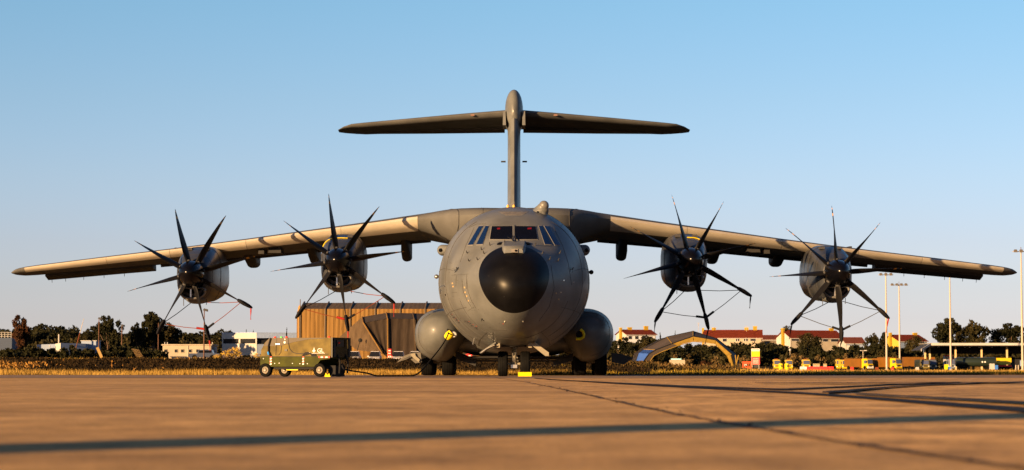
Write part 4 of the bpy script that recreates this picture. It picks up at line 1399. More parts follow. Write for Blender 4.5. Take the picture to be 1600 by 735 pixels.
# dark front end with control panel
mb = MB().box((x1 + .005, 0, .98), (.05, W - .06, .66)); e = mb.build('end_panel', M_black, gpu)
MB().box((x1 + .035, -.55, .98), (.04, .10, .62)).build('panel_frame', M_seam, e)
MB().box((x1 + .035, .55, .98), (.04, .10, .62)).build('panel_frame', M_seam, e)
MB().box((x1 + .05, -.15, 1.12), (.02, .5, .22)).build('control_panel', mat('charcoal', (.03, .03, .032), .5), e)
MB().lathe([(.03, 0), (.03, .05), (.001, .055)], (x1 + .06, -.30, 1.14), 'X', 12).build('stop_button', M_chred, e)
MB().tube([(x1 + .08, .32, 1.25), (x1 + .09, .33, .95)], .018, 6).build('yellow_tie', M_amber, e)
MB().tube([(x1 + .02, -.3, .75), (x1 + .12, -.3, .5), (x1 + .10, -.3, .12)], .03, 6).tube([(x1 + .02, .3, .75), (x1 + .12, .3, .5), (x1 + .10, .3, .12)], .03, 6).build('tow_frame', M_dark, gpu)
MB().box((x1 - .12, -.1, .20), (.30, .7, .36), taper=.8).build('axle_box', M_dark, gpu)
# wheels
tmG = MB().lathe(tyre_profile(.228, .17), (0, 0, 0), 'Y', 28, caps=False).mesh('tyre', M_rubber, 50)
hmG = MB().lathe([(.001, -.075), (.04, -.08), (.05, -.05), (.07, -.04), (.09, -.055), (.115, -.06), (.115, .07), (.001, .06)], (0, 0, 0), 'Y', 24, caps=False).mesh('rim', mat('wheel_rim', (.17, .15, .12), .4), 40)
for xx, yy in ((x0 + .20, yf + .03), (x0 + .20, yk - .03), (x1 - .42, yf + .03), (x1 - .42, yk - .03)):
    w = inst('wheel', hmG, gpu, (xx, yy, .229)); inst('tyre', tmG, w)
    for k in range(5):
        a = 2 * PI * k / 5
        MB().lathe([(.014, -.05), (.001, -.052)], (.068 * math.cos(a), -.0, .068 * math.sin(a)), 'Y', 8).build('wheel_nut', M_seam, w)
# yellow chock at the near front wheel
# lettering
def text_mesh(body, size, name, m, par, loc, rot, ext=.003, align='LEFT'):
    cu = bpy.data.curves.new(name, 'FONT')
    cu.body = body; cu.size = size; cu.extrude = ext; cu.align_x = align
    o = bpy.data.objects.new('tmp_text', cu); C.objects.link(o)
    dg = bpy.context.evaluated_depsgraph_get()
    me = bpy.data.meshes.new_from_object(o.evaluated_get(dg))
    bpy.data.objects.remove(o)
    me.name = name
    me.materials.clear(); me.materials.append(m)
    return inst(name, me, par, loc, rot)
text_mesh('GL', .20, 'lettering', M_white, gpu, (x1 - .52, yf + .003, .81), (PI / 2, 0, 0), .006)
MB().prism([(x1 - .70, .86), (x1 - .64, .93), (x1 - .58, .87), (x1 - .64, .81)], 'Y', yf - .004, yf + .008).build('emblem', M_white, gpu)
MB().prism([(x1 - .655, .93), (x1 - .63, .99), (x1 - .62, .92)], 'Y', yf - .004, yf + .008).build('emblem', M_white, gpu)
MB().box((x1 - .82, yf + .002, .795), (.06, .008, .035)).build('lettering', M_white, gpu)
for k in range(12):
    MB().box((x1 - .75 + k * .045, yf + .002, .785), (.03, .006, .014)).build('lettering', M_white, gpu)
Rg = Matrix.Rotation(R(-22), 3, 'Z')
o = MB().prism([(-.10, 0), (.10, 0), (.05, .12), (.0, .06), (-.06, .14)], 'Y', -.09, .09).build('wheel_chock', M_yellow, None)
q = Rg @ Vector((x1 - .10, yf - .05, 0)) + Vector((gc.x, GY, 0.002)); o.location = q
tag(o, 'small yellow wheel chock under the dark end of the power unit', 'chock')
# power hose to the aircraft
q0 = Rg @ Vector((x1 + .12, -.15, .45)) + Vector((gc.x, GY, 0))
hp = [q0, q0 + Vector((.12, -.1, -.20)), at(572, 583, 73.2), at(590, 588.6, 73.8), at(620, 588.9, 74.6), at(645, 588.0, 75.5), at(660, 578, 77), at(675, 560, 79), at(690, 541, 81.5), at(700, 523, 83.3), at(699, 514, 84.2)]
hp = [Vector((p.x, p.y, max(p.z, .03))) for p in hp]
# smooth the path
def catmull(P, n=8):
    out = []
    for i in range(len(P) - 1):
        a, b, c, d = P[max(0, i - 1)], P[i], P[i + 1], P[min(len(P) - 1, i + 2)]
        for k in range(n):
            t = k / n
            out.append(.5 * ((2 * b) + (c - a) * t + (2 * a - 5 * b + 4 * c - d) * t * t + (3 * b - a - 3 * c + d) * t ** 3))
    out.append(P[-1]); return out
hose = MB().tube([Vector((p.x, p.y, max(p.z, .028))) for p in catmull(hp)], .027, 8).build('power_hose', M_blackcloth, None, 60)
tag(hose, 'black power hose lying from the power unit up to the aircraft belly', 'hose')

# ================================================================== BACKGROUND, LEFT AND CENTRE
M_wallw = mat('white_wall', (0.30, 0.295, 0.285), 0.7, noise=.08, nscale=.5)
M_wallc = mat('cream_wall', (0.26, 0.225, 0.17), 0.75, noise=.08, nscale=.5)
M_bluew = mat('pale_blue_wall', (0.17, 0.22, 0.32), 0.7, noise=.05, nscale=.5)
M_winD = mat('dark_window', (0.012, 0.013, 0.016), 0.15)
M_pole = mat('pole_rust', (0.075, 0.032, 0.016), 0.6, noise=.3, nscale=1)
M_greyp = mat('pole_grey', (0.30, 0.26, 0.21), 0.5)

# far wood (one mass) on the left and behind the power unit
def wood(name, spots, m, label, seed, leaf=.35, ncl=22, per=26):
    rng = np.random.default_rng(seed)
    qs = []
    for (px, top, wpx, Y) in spots:
        x = colx(px, Y); zt = rowz(top, Y); z0 = terrain_z(x, Y)
        w = wpx / scale_at(Y) / 2
        h = max(1.0, zt - z0)
        q, _ = crown_quads(rng, (x, Y, z0 + h * .48), (w, w, h * .5), ncl, per, leaf, clump_r=.4)
        qs.append(q)
    return quads_obj(name, np.concatenate(qs), m, label, 'trees')
rnd = random.Random(3)
def sil(px):     # the tree line of the left wood
    P_ = [(0, 513), (40, 512), (60, 508), (90, 509), (120, 511), (180, 514), (205, 518), (250, 516), (290, 518), (320, 517), (345, 516), (370, 519), (400, 519), (430, 521), (465, 526)]
    return interp(px, [a for a, b in P_], [b for a, b in P_])
sp = []
for k in range(430):
    px = rnd.uniform(-40, 465); Y = rnd.uniform(390, 470)
    f = rnd.random() ** .5
    sp.append((px, sil(px) + rnd.uniform(-1, 4) + (1 - f) * 26, rnd.uniform(20, 36), Y))
wood('woodland', sp, M_leaf, 'dark evergreen wood along the skyline at the left', 31)
sp = []
for k in range(60):
    px = rnd.uniform(50, 340); sp.append((px, rnd.uniform(522, 545), rnd.uniform(14, 30), rnd.uniform(345, 380)))
wood('woodland', sp, M_leaf_b, 'olive green bushes in front of the left wood', 32, ncl=10)
sp = []
for k in range(46):
    px = rnd.uniform(-20, 250); sp.append((px, rnd.uniform(540, 553), rnd.uniform(16, 34), rnd.uniform(235, 262)))
wood('scrub', sp, M_leaf, 'dark scrub in front of the blue and white cabins at left', 33, leaf=.24, ncl=10)

tree('rust', 31, 488, 44, 262, 'tall tree with rusty red leaves at the far left')
tree('lobes', 168, 489, 50, 312, 'dark tree with twin tops between the leaning pole and the lamp post')
tree('lobes', 152, 506, 60, 316, 'low dark spreading tree behind the leaning red and white pole')
tree('round', 128, 524, 26, 310, 'small dark tree beside the leaning pole', name='tree')
tree('tall', 240, 483, 64, 322, 'tallest dark tree at left, behind the far left propeller')
tree('olive', 268, 503, 44, 328, 'olive green tree right of the tallest left tree')
tree('lobes', 214, 500, 26, 318, 'narrow dark tree leaning on the left of the tallest tree')
tree('cypress', 395, 512, 8, 360, 'small pointed conifer above the white flat roofed building', name='conifer')
tree('cypress', 385, 511, 9, 362, 'dark conifer left of another one above the white flat roofed building', name='conifer')
tree('cypress', 447.5, 508, 8, 330, 'solitary pointed conifer left of the tan hangar', name='conifer')

def box_building(name, label, cat, px0, px1, top, Y, depth, m, m_side=None, bottom=565, rz=0.0, roof=None):
    xa, xb = colx(px0, Y), colx(px1, Y)
    z0 = min(rowz(bottom, Y), terrain_z(xa, Y)) - .2
    zt = rowz(top, Y)
    t = thing(name, label, cat, ((xa + xb) / 2, Y, z0), rz)
    w, h = xb - xa, zt - z0
    MB().box((0, depth / 2, h / 2), (w, depth, h)).build('wall', m, t)
    MB().box((0, depth / 2, h + .08), (w + .3, depth + .3, .16)).build('roof', roof or m, t)
    return t, w, h, z0
def win(t, w, h, z0, Y, px, r0, r1, wpx, m=M_winD, frame=M_wallw):
    x = colx(px, Y) - t.location.x; za, zb = rowz(r1, Y) - z0, rowz(r0, Y) - z0
    ww = wpx / scale_at(Y)
    o = MB().box((x, -.03, (za + zb) / 2), (ww + .12, .06, zb - za + .12)).build('window', frame, t)
    MB().box((x, -.07, (za + zb) / 2), (ww, .03, zb - za)).build('pane', m, o)
    return o
# long cream cabin block with six windows
t, w, h, z0 = box_building('cabin_block', 'long low cream cabin block with six square windows', 'building', 254, 329.5, 540, 290, 6, M_wallc)
for px in (259, 275, 284.8, 297, 308.6, 321.8): win(t, w, h, z0, 290, px, 546.3, 550.8, 4.2, frame=M_wallc)
for px in (255.5, 259.5, 330): MB().tube([(colx(px, 290) - t.location.x, 1, h), (colx(px, 290) - t.location.x, 1, h + .45)], .06, 6).build('vent_pipe', M_wallw, t)
MB().box((colx(293.5, 290) - t.location.x, -.05, h / 2), (.12, .08, h - .1)).build('downpipe', M_greyp, t)
MB().box((-w / 2 - .25, 1.2, h * .34), (.5, .8, h * .68)).build('meter_box', M_wallw, t)
t = thing('water_tank', 'small white round tank right of the cream cabin block', 'tank', (colx(334.5, 292), 292, rowz(556, 292)))
MB().lathe([(.35, 0), (.38, .1), (.38, 1.0), (.30, 1.15), (.001, 1.2)], (0, 0, 0), 'Z', 16).build('tank_shell', M_wallw, t, 40)
MB().lathe([(.39, .5), (.40, .53), (.39, .56)], (0, 0, 0), 'Z', 16).build('tank_band', M_bluew, t)

# white flat roofed building with band windows, corner at px 401
Yb = 330
t = thing('flat_roof_building', 'white flat roofed building with dark band windows under a deep fascia', 'building', (colx(401, Yb), Yb, rowz(562, Yb) - .5), R(0))
zb0 = t.location.z
def zz(r): return rowz(r, Yb) - zb0
lw = (401 - 346) / scale_at(Yb); rw = (462 - 401) / scale_at(Yb)
def leftp(u, off=0):      # along the lit face, running back to the left
    return Vector((-lw * u * 1.06, 3.0 * u - off, 0))
def band(name, m, u0, u1, ra, rb, off, th=.2, side='L', par=None):
    mb = MB()
    if side == 'L':
        a, b = leftp(u0, off), leftp(u1, off)
    else:
        a, b = Vector((u0 * rw, u0 * 2.4 - off, 0)), Vector((u1 * rw, u1 * 2.4 - off, 0))
    n_ = Vector((0, th, 0))
    mb.rings([[a + Vector((0, 0, zz(rb))), b + Vector((0, 0, zz(rb))), b + Vector((0, 0, zz(ra))), a + Vector((0, 0, zz(ra)))],
              [a + n_ + Vector((0, 0, zz(rb))), b + n_ + Vector((0, 0, zz(rb))), b + n_ + Vector((0, 0, zz(ra))), a + n_ + Vector((0, 0, zz(ra)))]])
    return mb.build(name, m, par or t)
band('fascia', M_wallw, 0, 1, 520.5, 529.5, .30, .5)
band('wall', M_wallw, 0, 1, 536.8, 562, 0, .3)
band('pillar', M_wallw, 0, .035, 529.5, 536.8, .06, .2); band('pillar', M_wallw, .47, .52, 529.5, 536.8, .06, .2); band('pillar', M_wallw, .965, 1, 529.5, 536.8, .06, .2)
band('window_band', M_winD, .035, .47, 529.5, 536.8, -.05, .1); band('window_band', M_winD, .52, .965, 529.5, 536.8, -.05, .1)
M_blueroof = mat('blue_grey_sheet', (0.20, 0.27, 0.42), .6, noise=.1)
band('fascia', M_blueroof, 0.003, 1, 520.5, 528.5, .30, .5, 'R')
band('wall', M_bluew, 0.01, .25, 538, 562, 0, .3, 'R')
band('window_band', M_winD, .01, 1, 528.5, 562, -.4, .1, 'R')
mb = MB(); a, b = leftp(0, .3), leftp(1, .3); c_, d_ = Vector((rw, 2.1, 0)), Vector((rw - 1, 10, 0))
mb.slab([a + Vector((0, 0, zz(520.7))), c_ + Vector((0, 0, zz(520.7))), c_ + Vector((0, 9, zz(520.7))), b + Vector((0, 9, zz(520.7))), b + Vector((0, 0, zz(520.7)))], .1)
mb.build('roof', M_blueroof, t)
# hedge in front of it
for px, top, wd, kd, lab in ((362, 539, 30, 'gold', 'bare golden bush in front of the white flat roofed building'), (340, 552, 18, 'gold', 'low yellow bush by the round tank'), (385, 553, 18, 'bush', 'low dark bush under the white flat roofed building'), (404, 549.5, 18, 'gold', 'yellow flowering bush just left of the power unit')):
    tree(kd, px, top, wd, 250 + px * .02, lab, 'bush', 'bush', bottom=561)
MB_ = MB().box((0, 0, .35), (3.6, 1.6, .5)).box((.2, 0, .8), (2.0, 1.4, .5), taper=.85)
o = MB_.build('car_body', mat('car_dark_blue', (.03, .04, .07), .3, coat=.5), thing('parked_car', 'dark car parked in front of the cream cabin block', 'car', (colx(319, 270), 270, rowz(560, 270))))
for xx in (-1.1, 1.1):
    MB().lathe([(.001, -.82), (.3, -.82), (.3, .82), (.001, .82)], (xx, 0, .12), 'Y', 14).build('wheel', M_rubber, o.parent)
MB().box((.2, -.68, .82), (1.5, .1, .28)).build('side_window', M_glass, o.parent)

# pale blue cabins on the far left
Yc = 272
t = thing('site_cabin', 'pale blue and white cabin pair left of the leaning pole', 'building', (colx(90, Yc), Yc, rowz(556, Yc)))
X_ = lambda px: colx(px, Yc) - t.location.x
Zc = lambda r: rowz(r, Yc) - t.location.z
mb = MB().rings([[(X_(94.5), 0, 0), (X_(94.5), 0, Zc(536.3)), (X_(83), 1.2, Zc(537.2)), (X_(83), 1.2, 0)], [(X_(94.5), 5, 0), (X_(94.5), 5, Zc(536.3)), (X_(83), 5, Zc(537.2)), (X_(83), 5, 0)]])
mb.build('wall', M_wallw, t)
mb = MB().rings([[(X_(94.6), .02, 0), (X_(127), 2.6, 0), (X_(127), 2.6, Zc(536.8)), (X_(94.6), .02, Zc(536.2))], [(X_(94.6), 5, 0), (X_(127), 5, 0), (X_(127), 5, Zc(536.8)), (X_(94.6), 5, Zc(536.2))]])
mb.build('wall', M_bluew, t)
mb = MB().rings([[(X_(83), 1.3, 0), (X_(83), 1.3, Zc(537.6)), (X_(54), 1.3, Zc(538.6)), (X_(54), 1.3, 0)], [(X_(83), 5, 0), (X_(83), 5, Zc(537.6)), (X_(54), 5, Zc(538.6)), (X_(54), 5, 0)]])
mb.build('wall', M_bluew, t)
for px, a, b, wpx in ((100.5, 541.5, 548.5, 5), (113, 541.8, 549.5, 5)):
    f = MB().box((X_(px), .35 + (px - 94) * .08, (Zc(a) + Zc(b)) / 2), (wpx / scale_at(Yc), .12, Zc(a) - Zc(b))).build('window', mat('grey_frame', (.12, .14, .18), .5), t)
    MB().box((X_(px), .28 + (px - 94) * .08, (Zc(a) + Zc(b)) / 2), (wpx / scale_at(Yc) * .7, .04, (Zc(a) - Zc(b)) * .75)).build('pane', M_winD, f)
for px, r in ((111, 540), (76, 541)):
    MB().lathe([(.001, -.1), (.1, -.05), (.1, .1)], (X_(px), .5 + (px > 90) * .8, Zc(r)), 'Y', 10).build('wall_lamp', M_wallw, t)
MB().tube([(X_(90), .6, Zc(537)), (X_(90), .6, Zc(522.5))], .09, 8).build('flue_pipe', M_wallw, t)
t = thing('site_cabin', 'low pale blue cabin right of the leaning pole, mostly behind bushes', 'building', (colx(137, 276), 276, rowz(556, 276)))
MB().box((0, 2, 1.1), (1.9, 3, 1.55)).build('wall', M_bluew, t); MB().box((0, 2, 1.92), (2.1, 3.2, .08)).build('roof', M_wallw, t)
# dark blue shed with white railing at the very edge
t = thing('shed', 'dark blue shed with a white railing on its roof at the left edge', 'building', (colx(2, 270), 270, rowz(552, 270)))
MB().box((0, 2, rowz(528, 270) / 2 - t.location.z / 2), (2.6, 4, rowz(528, 270) - t.location.z)).build('wall', mat('navy_wall', (.03, .045, .08), .7), t)
mb = MB()
zr = rowz(527, 270) - t.location.z
for k in range(7): mb.tube([(-1.2 + k * .4, 0, zr - .1), (-1.2 + k * .4, 0, zr + .6)], .035, 6)
for hz in (.1, .35, .6): mb.tube([(-1.25, 0, zr + hz), (1.25, 0, zr + hz)], .03, 6)
mb.build('railing', M_wallw, t)

# poles at left
t = thing('survey_pole', 'thin leaning red and white pole beside the pale cabins', 'pole', (colx(117.5, 265), 265, rowz(551, 265)))
a, b = at(117, 550, 265) - t.location, at(131, 498, 265) - t.location
cols = [M_pole, M_pole, M_orange, M_orange, M_wallw, M_greyp, M_greyp]
for k in range(7):
    p, q = a.lerp(b, k / 7), a.lerp(b, (k + 1) / 7)
    MB().tube([p, q], .075 - .008 * k, 6).build('pole_section', cols[k], t)
def lamp_pole(px, top, bot, Y, label, head=1, m=M_pole, group='low lamp posts at left'):
    z0 = min(rowz(bot, Y), terrain_z(colx(px, Y), Y))
    t = thing('lamp_post', label, 'lamp post', (colx(px, Y), Y, z0), 0, group)
    h = rowz(top, Y) - z0
    MB().tube([(0, 0, 0), (0, 0, h)], [.065, .045], 8).build('post', m, t)
    if head == 1:
        MB().box((.15, -.1, h + .08), (.45, .35, .22), M=Matrix.Rotation(R(15), 3, 'Y'), taper=.8).build('lamp_head', M_seam, t)
    return t
lamp_pole(154, 499, 552, 255, 'rusty lamp post in front of the twin topped tree')
lamp_pole(190, 510, 552, 258, 'rusty lamp post between the two groups of dark trees')
lamp_pole(318.5, 486, 562, 200, 'tall thin lamp post behind the lower blades of the far left propeller')
lamp_pole(247, 505, 548, 262, 'thin post half hidden by the far left propeller blade', head=0)
# leaning plank and pallet stack
t = MB().box((0, 0, 0), (.3, .12, 1.2), M=Matrix.Rotation(R(-24), 3, 'Y')).build('leaning_plank', mat('pale_wood', (.22, .15, .06), .7, spec=0.06), None, loc=tuple(at(155.5, 551, 230)))
tag(t, 'pale plank leaning on the bank below the rusty lamp post', 'plank')
t = thing('pallet_stack', 'weathered stack of thin timber boards on the left bank', 'boards', tuple(at(217, 558, 225)))
for k in range(7):
    MB().box((-.07 * k + .1, 0, .05 + k * .12), (.8, .6, .03), rz=.1 * (k % 2), M=Matrix.Rotation(R(8), 3, 'Y')).build('board', mat('weathered_wood', (.20, .13, .06), .8, spec=0.06), t)

# ---- tan fabric hangar
Yh = 290
M_tanfab = mat('tan_fabric', (0.140, 0.080, 0.025), 0.75, spec=0.06, noise=.16, nscale=.55, bump=.8, bscale=1.2, stretch=(6, 1, .35))
M_tanroof = mat('tan_roof_fabric', (0.078, 0.058, 0.040), 0.7, spec=0.06, noise=.16, nscale=.9, bump=.6, bscale=1.5, stretch=(5, 1, .5))
M_ribh = mat('hangar_rib', (0.06, 0.045, 0.03), .6)
hx0 = colx(469, Yh); bay = 39.0 / scale_at(Yh)
hz0 = terrain_z(-10, Yh) - .1
t = thing('fabric_hangar', 'large tan ribbed fabric hangar left of the aircraft nose', 'hangar', (hx0, Yh, hz0))
zE, zR = rowz(483, Yh) - hz0, rowz(471.5, Yh) - hz0
NB = 10
def wavy(x0_, x1_, z0_, z1_, y0_, y1_, seed):
    # billowing panel between two ribs with vertical pleats
    rng = random.Random(seed); mb = MB(); rr = []
    n, m_ = 26, 8
    ph = rng.uniform(0, 6)
    for j in range(m_ + 1):
        v = j / m_; row = []
        for i in range(n + 1):
            u = i / n
            d = -.16 * math.sin(PI * u) + .045 * math.sin(u * 34 + ph + .8 * math.sin(v * 4 + ph)) * math.sin(PI * u) ** .3 + .03 * math.sin(u * 71 + 3 * v)
            row.append((x0_ + (x1_ - x0_) * u, y0_ + (y1_ - y0_) * v + d, z0_ + (z1_ - z0_) * v))
        rr.append(row)
    mb.rings(rr, closed=False)
    bot = [[(p[0], p[1] + .06, p[2]) for p in r] for r in rr]
    mb.rings(bot, closed=False)
    return mb
for k in range(NB):
    a, b = k * bay + .09, (k + 1) * bay - .09
    wavy(a, b, 0, zE, 0, 0, k).build('fabric_panel', M_tanfab, t, 60)
    wavy(a, b, zE, zR, 0.02, 5.5, k + 50).build('roof_panel', M_tanroof, t, 60)
for k in range(NB + 1):
    MB().tube([(k * bay, -.05, 0), (k * bay, -.08, zE), (k * bay, 5.5, zR + .1)], .13, 8).build('rib', M_ribh, t, 50)
# end wall running back and the guy post
MB().rings([[(-.1, 0, 0), (-.1, 0, zE), (-.1, 5.5, zR), (-.1, 11, zE), (-.1, 11, 0)], [(.0, 0, 0), (.0, 0, zE), (.0, 5.5, zR), (.0, 11, zE), (.0, 11, 0)]]).build('end_wall', M_tanfab, t)
MB().prism([(-.52, 0), (-.1, 0), (-.1, zE + .6), (-.32, zE + .3), (-.52, zE * .86)], 'Y', .2, .5).build('end_flap', mat('flap_fabric', (.30, .17, .06), .7), t)
for dx, hh in ((-.02, zR + .3), (-.42, zE * .95)):
    MB().tube([(dx, -.1, 0), (dx, -.1, hh)], .06, 6).build('end_pole', M_tanroof, t)

# ---- dark fabric shelter with a lit sloping end
Yd = 245
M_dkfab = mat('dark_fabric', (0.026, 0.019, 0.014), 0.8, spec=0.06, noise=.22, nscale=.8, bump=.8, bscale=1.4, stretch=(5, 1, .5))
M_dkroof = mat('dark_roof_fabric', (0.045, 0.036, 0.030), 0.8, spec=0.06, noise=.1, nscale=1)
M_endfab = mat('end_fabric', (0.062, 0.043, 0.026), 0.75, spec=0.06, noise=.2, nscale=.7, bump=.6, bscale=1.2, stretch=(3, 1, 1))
t = thing('fabric_shelter', 'dark brown fabric shelter with a sloping lit end in front of the tan hangar', 'shelter', (colx(600, Yd), Yd, terrain_z(-14, Yd) - .1))
Q = lambda px, r, Y=Yd: at(px, r, Y) - t.location
def strip(pa, pb, name, m, wob=.10, n=16, mrow=7, seed=0, th=.05):
    """panel between two polylines given top to bottom"""
    rng = random.Random(seed); ph = rng.uniform(0, 6); rr = []
    k = len(pa) - 1
    def on(P_, v):
        s = v * k; i = min(int(s), k - 1); return P_[i].lerp(P_[i + 1], s - i)
    for j in range(mrow + 1):
        v = j / mrow; a, b = on(pa, v), on(pb, v); row = []
        for i in range(n + 1):
            u = i / n
            p = a.lerp(b, u)
            p = p + Vector((0, wob * (math.sin(u * 19 + ph + 2 * v) * .4 + math.sin(PI * u)), 0))
            row.append(p)
        rr.append(row)
    mb = MB(); mb.rings(rr, closed=False); mb.rings([[p + Vector((0, th, 0)) for p in r] for r in rr], closed=False)
    return mb.build(name, m, t, 50)
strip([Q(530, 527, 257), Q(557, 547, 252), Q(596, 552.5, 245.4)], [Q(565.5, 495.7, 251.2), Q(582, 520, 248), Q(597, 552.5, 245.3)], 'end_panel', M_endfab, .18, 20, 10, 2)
ribs_top = [(565.5, 495.7), (603.5, 489), (645, 489.7), (690, 491), (740, 493)]
ribs_bot = [(597, 552), (606, 560), (650, 560), (695, 560), (745, 560)]
for k in range(4):
    (a0, b0), (a1, b1) = ribs_top[k], ribs_top[k + 1]
    (c0, e0), (c1, e1) = ribs_bot[k], ribs_bot[k + 1]
    strip([Q(a0, b0, Yd + 6), Q(a0 + 2, b0 + 9, Yd + 2)], [Q(a1, b1, Yd + 6), Q(a1 + 2, b1 + 9, Yd + 2)], 'roof_panel', M_dkroof, .08, 16, 3, k)
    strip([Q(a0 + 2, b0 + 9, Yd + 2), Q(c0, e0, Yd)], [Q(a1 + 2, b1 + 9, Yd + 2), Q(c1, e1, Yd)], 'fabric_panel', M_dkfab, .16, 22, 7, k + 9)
for k in range(5):
    (a0, b0), (c0, e0) = ribs_top[k], ribs_bot[k]
    MB().tube([Q(a0, b0 - .5, Yd + 5.8), Q(a0 + 2, b0 + 9, Yd + 1.7), Q(c0, e0, Yd - .3)], .075, 6).build('rib', M_tanfab if k < 2 else M_endfab, t)
MB().lathe([(.001, -.1), (.25, 0), (.001, .1)], tuple(Q(563, 532, 249)), 'Y', 10).build('shelter_lamp', M_dark, t)
MB().tube([Q(563, 532, 249), Q(559, 545, 249), Q(556, 556, 249)], .04, 6).build('lamp_stalk', M_dark, t)

# cars in front of the shelter, seen nose on
M_carw = mat('car_white', (.42, .42, .43), .35, coat=.2)
def nose_car(px, label, Y=232, wpx=18.5):
    w = wpx / scale_at(Y)
    t = thing('parked_car', label, 'car', (colx(px, Y), Y, rowz(568.5, Y)), 0, 'white cars nose on in front of the dark shelter')
    h = rowz(549.2, Y) - t.location.z
    mb = MB(); hw = w / 2
    def sec(y, hw_, z0_, z1_, e=.0): return [(-hw_, y, z0_), (-hw_, y, z1_ - .08), (-hw_ + .1, y, z1_), (hw_ - .1, y, z1_), (hw_, y, z1_ - .08), (hw_, y, z0_)]
    mb.rings([sec(-2, hw * .92, .25, .55), sec(-1.9, hw, .2, .62), sec(-1.0, hw, .2, .72), sec(1.9, hw, .2, .75), sec(2, hw * .9, .3, .7)])
    b = mb.build('body', M_carw, t, 30)
    mb = MB()
    mb.rings([[(-hw * .95, -1.1, .68), (hw * .95, -1.1, .68), (hw * .95, 1.8, .7), (-hw * .95, 1.8, .7)], [(-hw * .72, -.3, h), (hw * .72, -.3, h), (hw * .72, 1.3, h), (-hw * .72, 1.3, h)]])
    mb.build('cabin', M_carw, t, 30)
    MB().slab([(-hw * .90, -1.16, .76), (hw * .90, -1.16, .76), (hw * .72, -.44, h - .08), (-hw * .72, -.44, h - .08)], .04).build('windscreen', M_winD, t)
    for s in (-1, 1):
        MB().box((s * hw * .74, -2.02, .5), (.24, .06, .12)).build('headlight', M_lens, t)
        MB().lathe([(.001, -.1), (.3, -.1), (.3, .1), (.001, .1)], (s * hw * .86, -1.3, .3), 'X', 14).build('wheel', M_rubber, t)
        MB().box((s * (hw + .08), -.75, .78), (.16, .1, .12)).build('mirror', M_carw, t)
    MB().box((0, -2.03, .42), (w * .4, .04, .12)).build('grille', M_dark, t)
nose_car(554, 'white car nose on, behind the dark end of the power unit', wpx=17)
nose_car(586, 'white car nose on, left of the red and white signs', wpx=18)
nose_car(622.5, 'white car nose on, right of the red and white signs', wpx=19)
nose_car(648, 'white car nose on, half hidden behind the left gear door', wpx=17)
M_signred = mat('sign_red', (.65, .03, .03), .5)
t = thing('road_sign', 'red roadside sign with white bars between the white cars', 'sign', (colx(608.5, 215), 215, rowz(565, 215)))
zc = rowz(550.5, 215) - t.location.z
MB().box((0, 0, zc), (.33, .05, .62)).build('sign_board', M_signred, t); MB().tube([(0, .05, 0), (0, .05, zc)], .04, 6).build('post', M_greyp, t)
for dz in (-.12, .14): MB().box((0, -.04, zc + dz), (.24, .03, .08)).build('sign_bar', M_white, t)
t = thing('barrier_board', 'short red and white barrier board beneath the red road sign', 'barrier', (colx(609, 214), 214, rowz(563, 214)))
for k in range(5): MB().box((-.2 + k * .1, 0, .35 + .0), (.1, .05, .16)).build('barrier_stripe', M_signred if k % 2 == 0 else M_white, t)
MB().tube([(-.2, .03, 0), (-.2, .03, .3)], .03, 6).tube([(.2, .03, 0), (.2, .03, .3)], .03, 6).build('barrier_leg', M_greyp, t)
t = thing('road_sign', 'small red triangle sign seen low under the aircraft belly', 'sign', (colx(733, 200), 200, rowz(572, 200)))
zc = rowz(557, 200) - t.location.z
MB().prism([(-.35, .28), (.30, .42), (.24, -.02)], 'Y', -.02, .02).build('sign_board', M_signred, t, loc=(0, 0, zc - .1)); MB().box((.05, -.03, zc + .06), (.22, .02, .07), rz=0).build('sign_bar', M_white, t)
MB().tube([(0, .05, 0), (0, .05, zc)], .04, 6).build('post', M_greyp, t)
# distant scrub and wood behind the belly
sp = []
for k in range(60):
    px = rnd.uniform(690, 1000); sp.append((px, rnd.uniform(547, 559), rnd.uniform(16, 34), rnd.uniform(330, 420)))
wood('scrub', sp, M_leaf_b, 'far scrub seen beneath the aircraft belly', 35)

# ================================================================== BACKGROUND, RIGHT
# ---- collapsed tent arch
Yt = 240
M_gf = mat('gold_valance', (0.17, 0.11, 0.021), 0.75, spec=0.06, noise=.15, nscale=1.2, bump=.5, bscale=3)
M_tt = mat('tent_top_fabric', (0.045, 0.036, 0.031), 0.75, noise=.15, nscale=1)
M_bt = mat('tent_blue_fabric', (0.03, 0.08, 0.30), 0.5)
t = thing('tent_arch', 'wide sagging tent arch with golden valance and grey top', 'tent', (colx(1080, Yt), Yt, terrain_z(20, Yt) - .1))
Q = lambda px, r, Y=Yt: at(px, r, Y) - t.location
A_ = [(1006, 564), (1014, 553), (1024, 547), (1050, 537), (1083, 525.5), (1118, 531.5), (1143, 553), (1149, 573)]
B_ = [(994, 564), (998, 552), (1006, 546), (1042, 527), (1083, 518), (1120, 529.5), (1150, 553.5), (1157, 574)]
I_ = [(1016, 564), (1022, 556), (1034, 550), (1059, 540.5), (1083, 534), (1117, 537), (1136, 556), (1143, 573)]
def seg(P_, Y): return [Q(a, b, Y) for a, b in P_]
a_, b_, i_ = seg(A_, Yt), seg(B_, Yt + 3), seg(I_, Yt + .1)
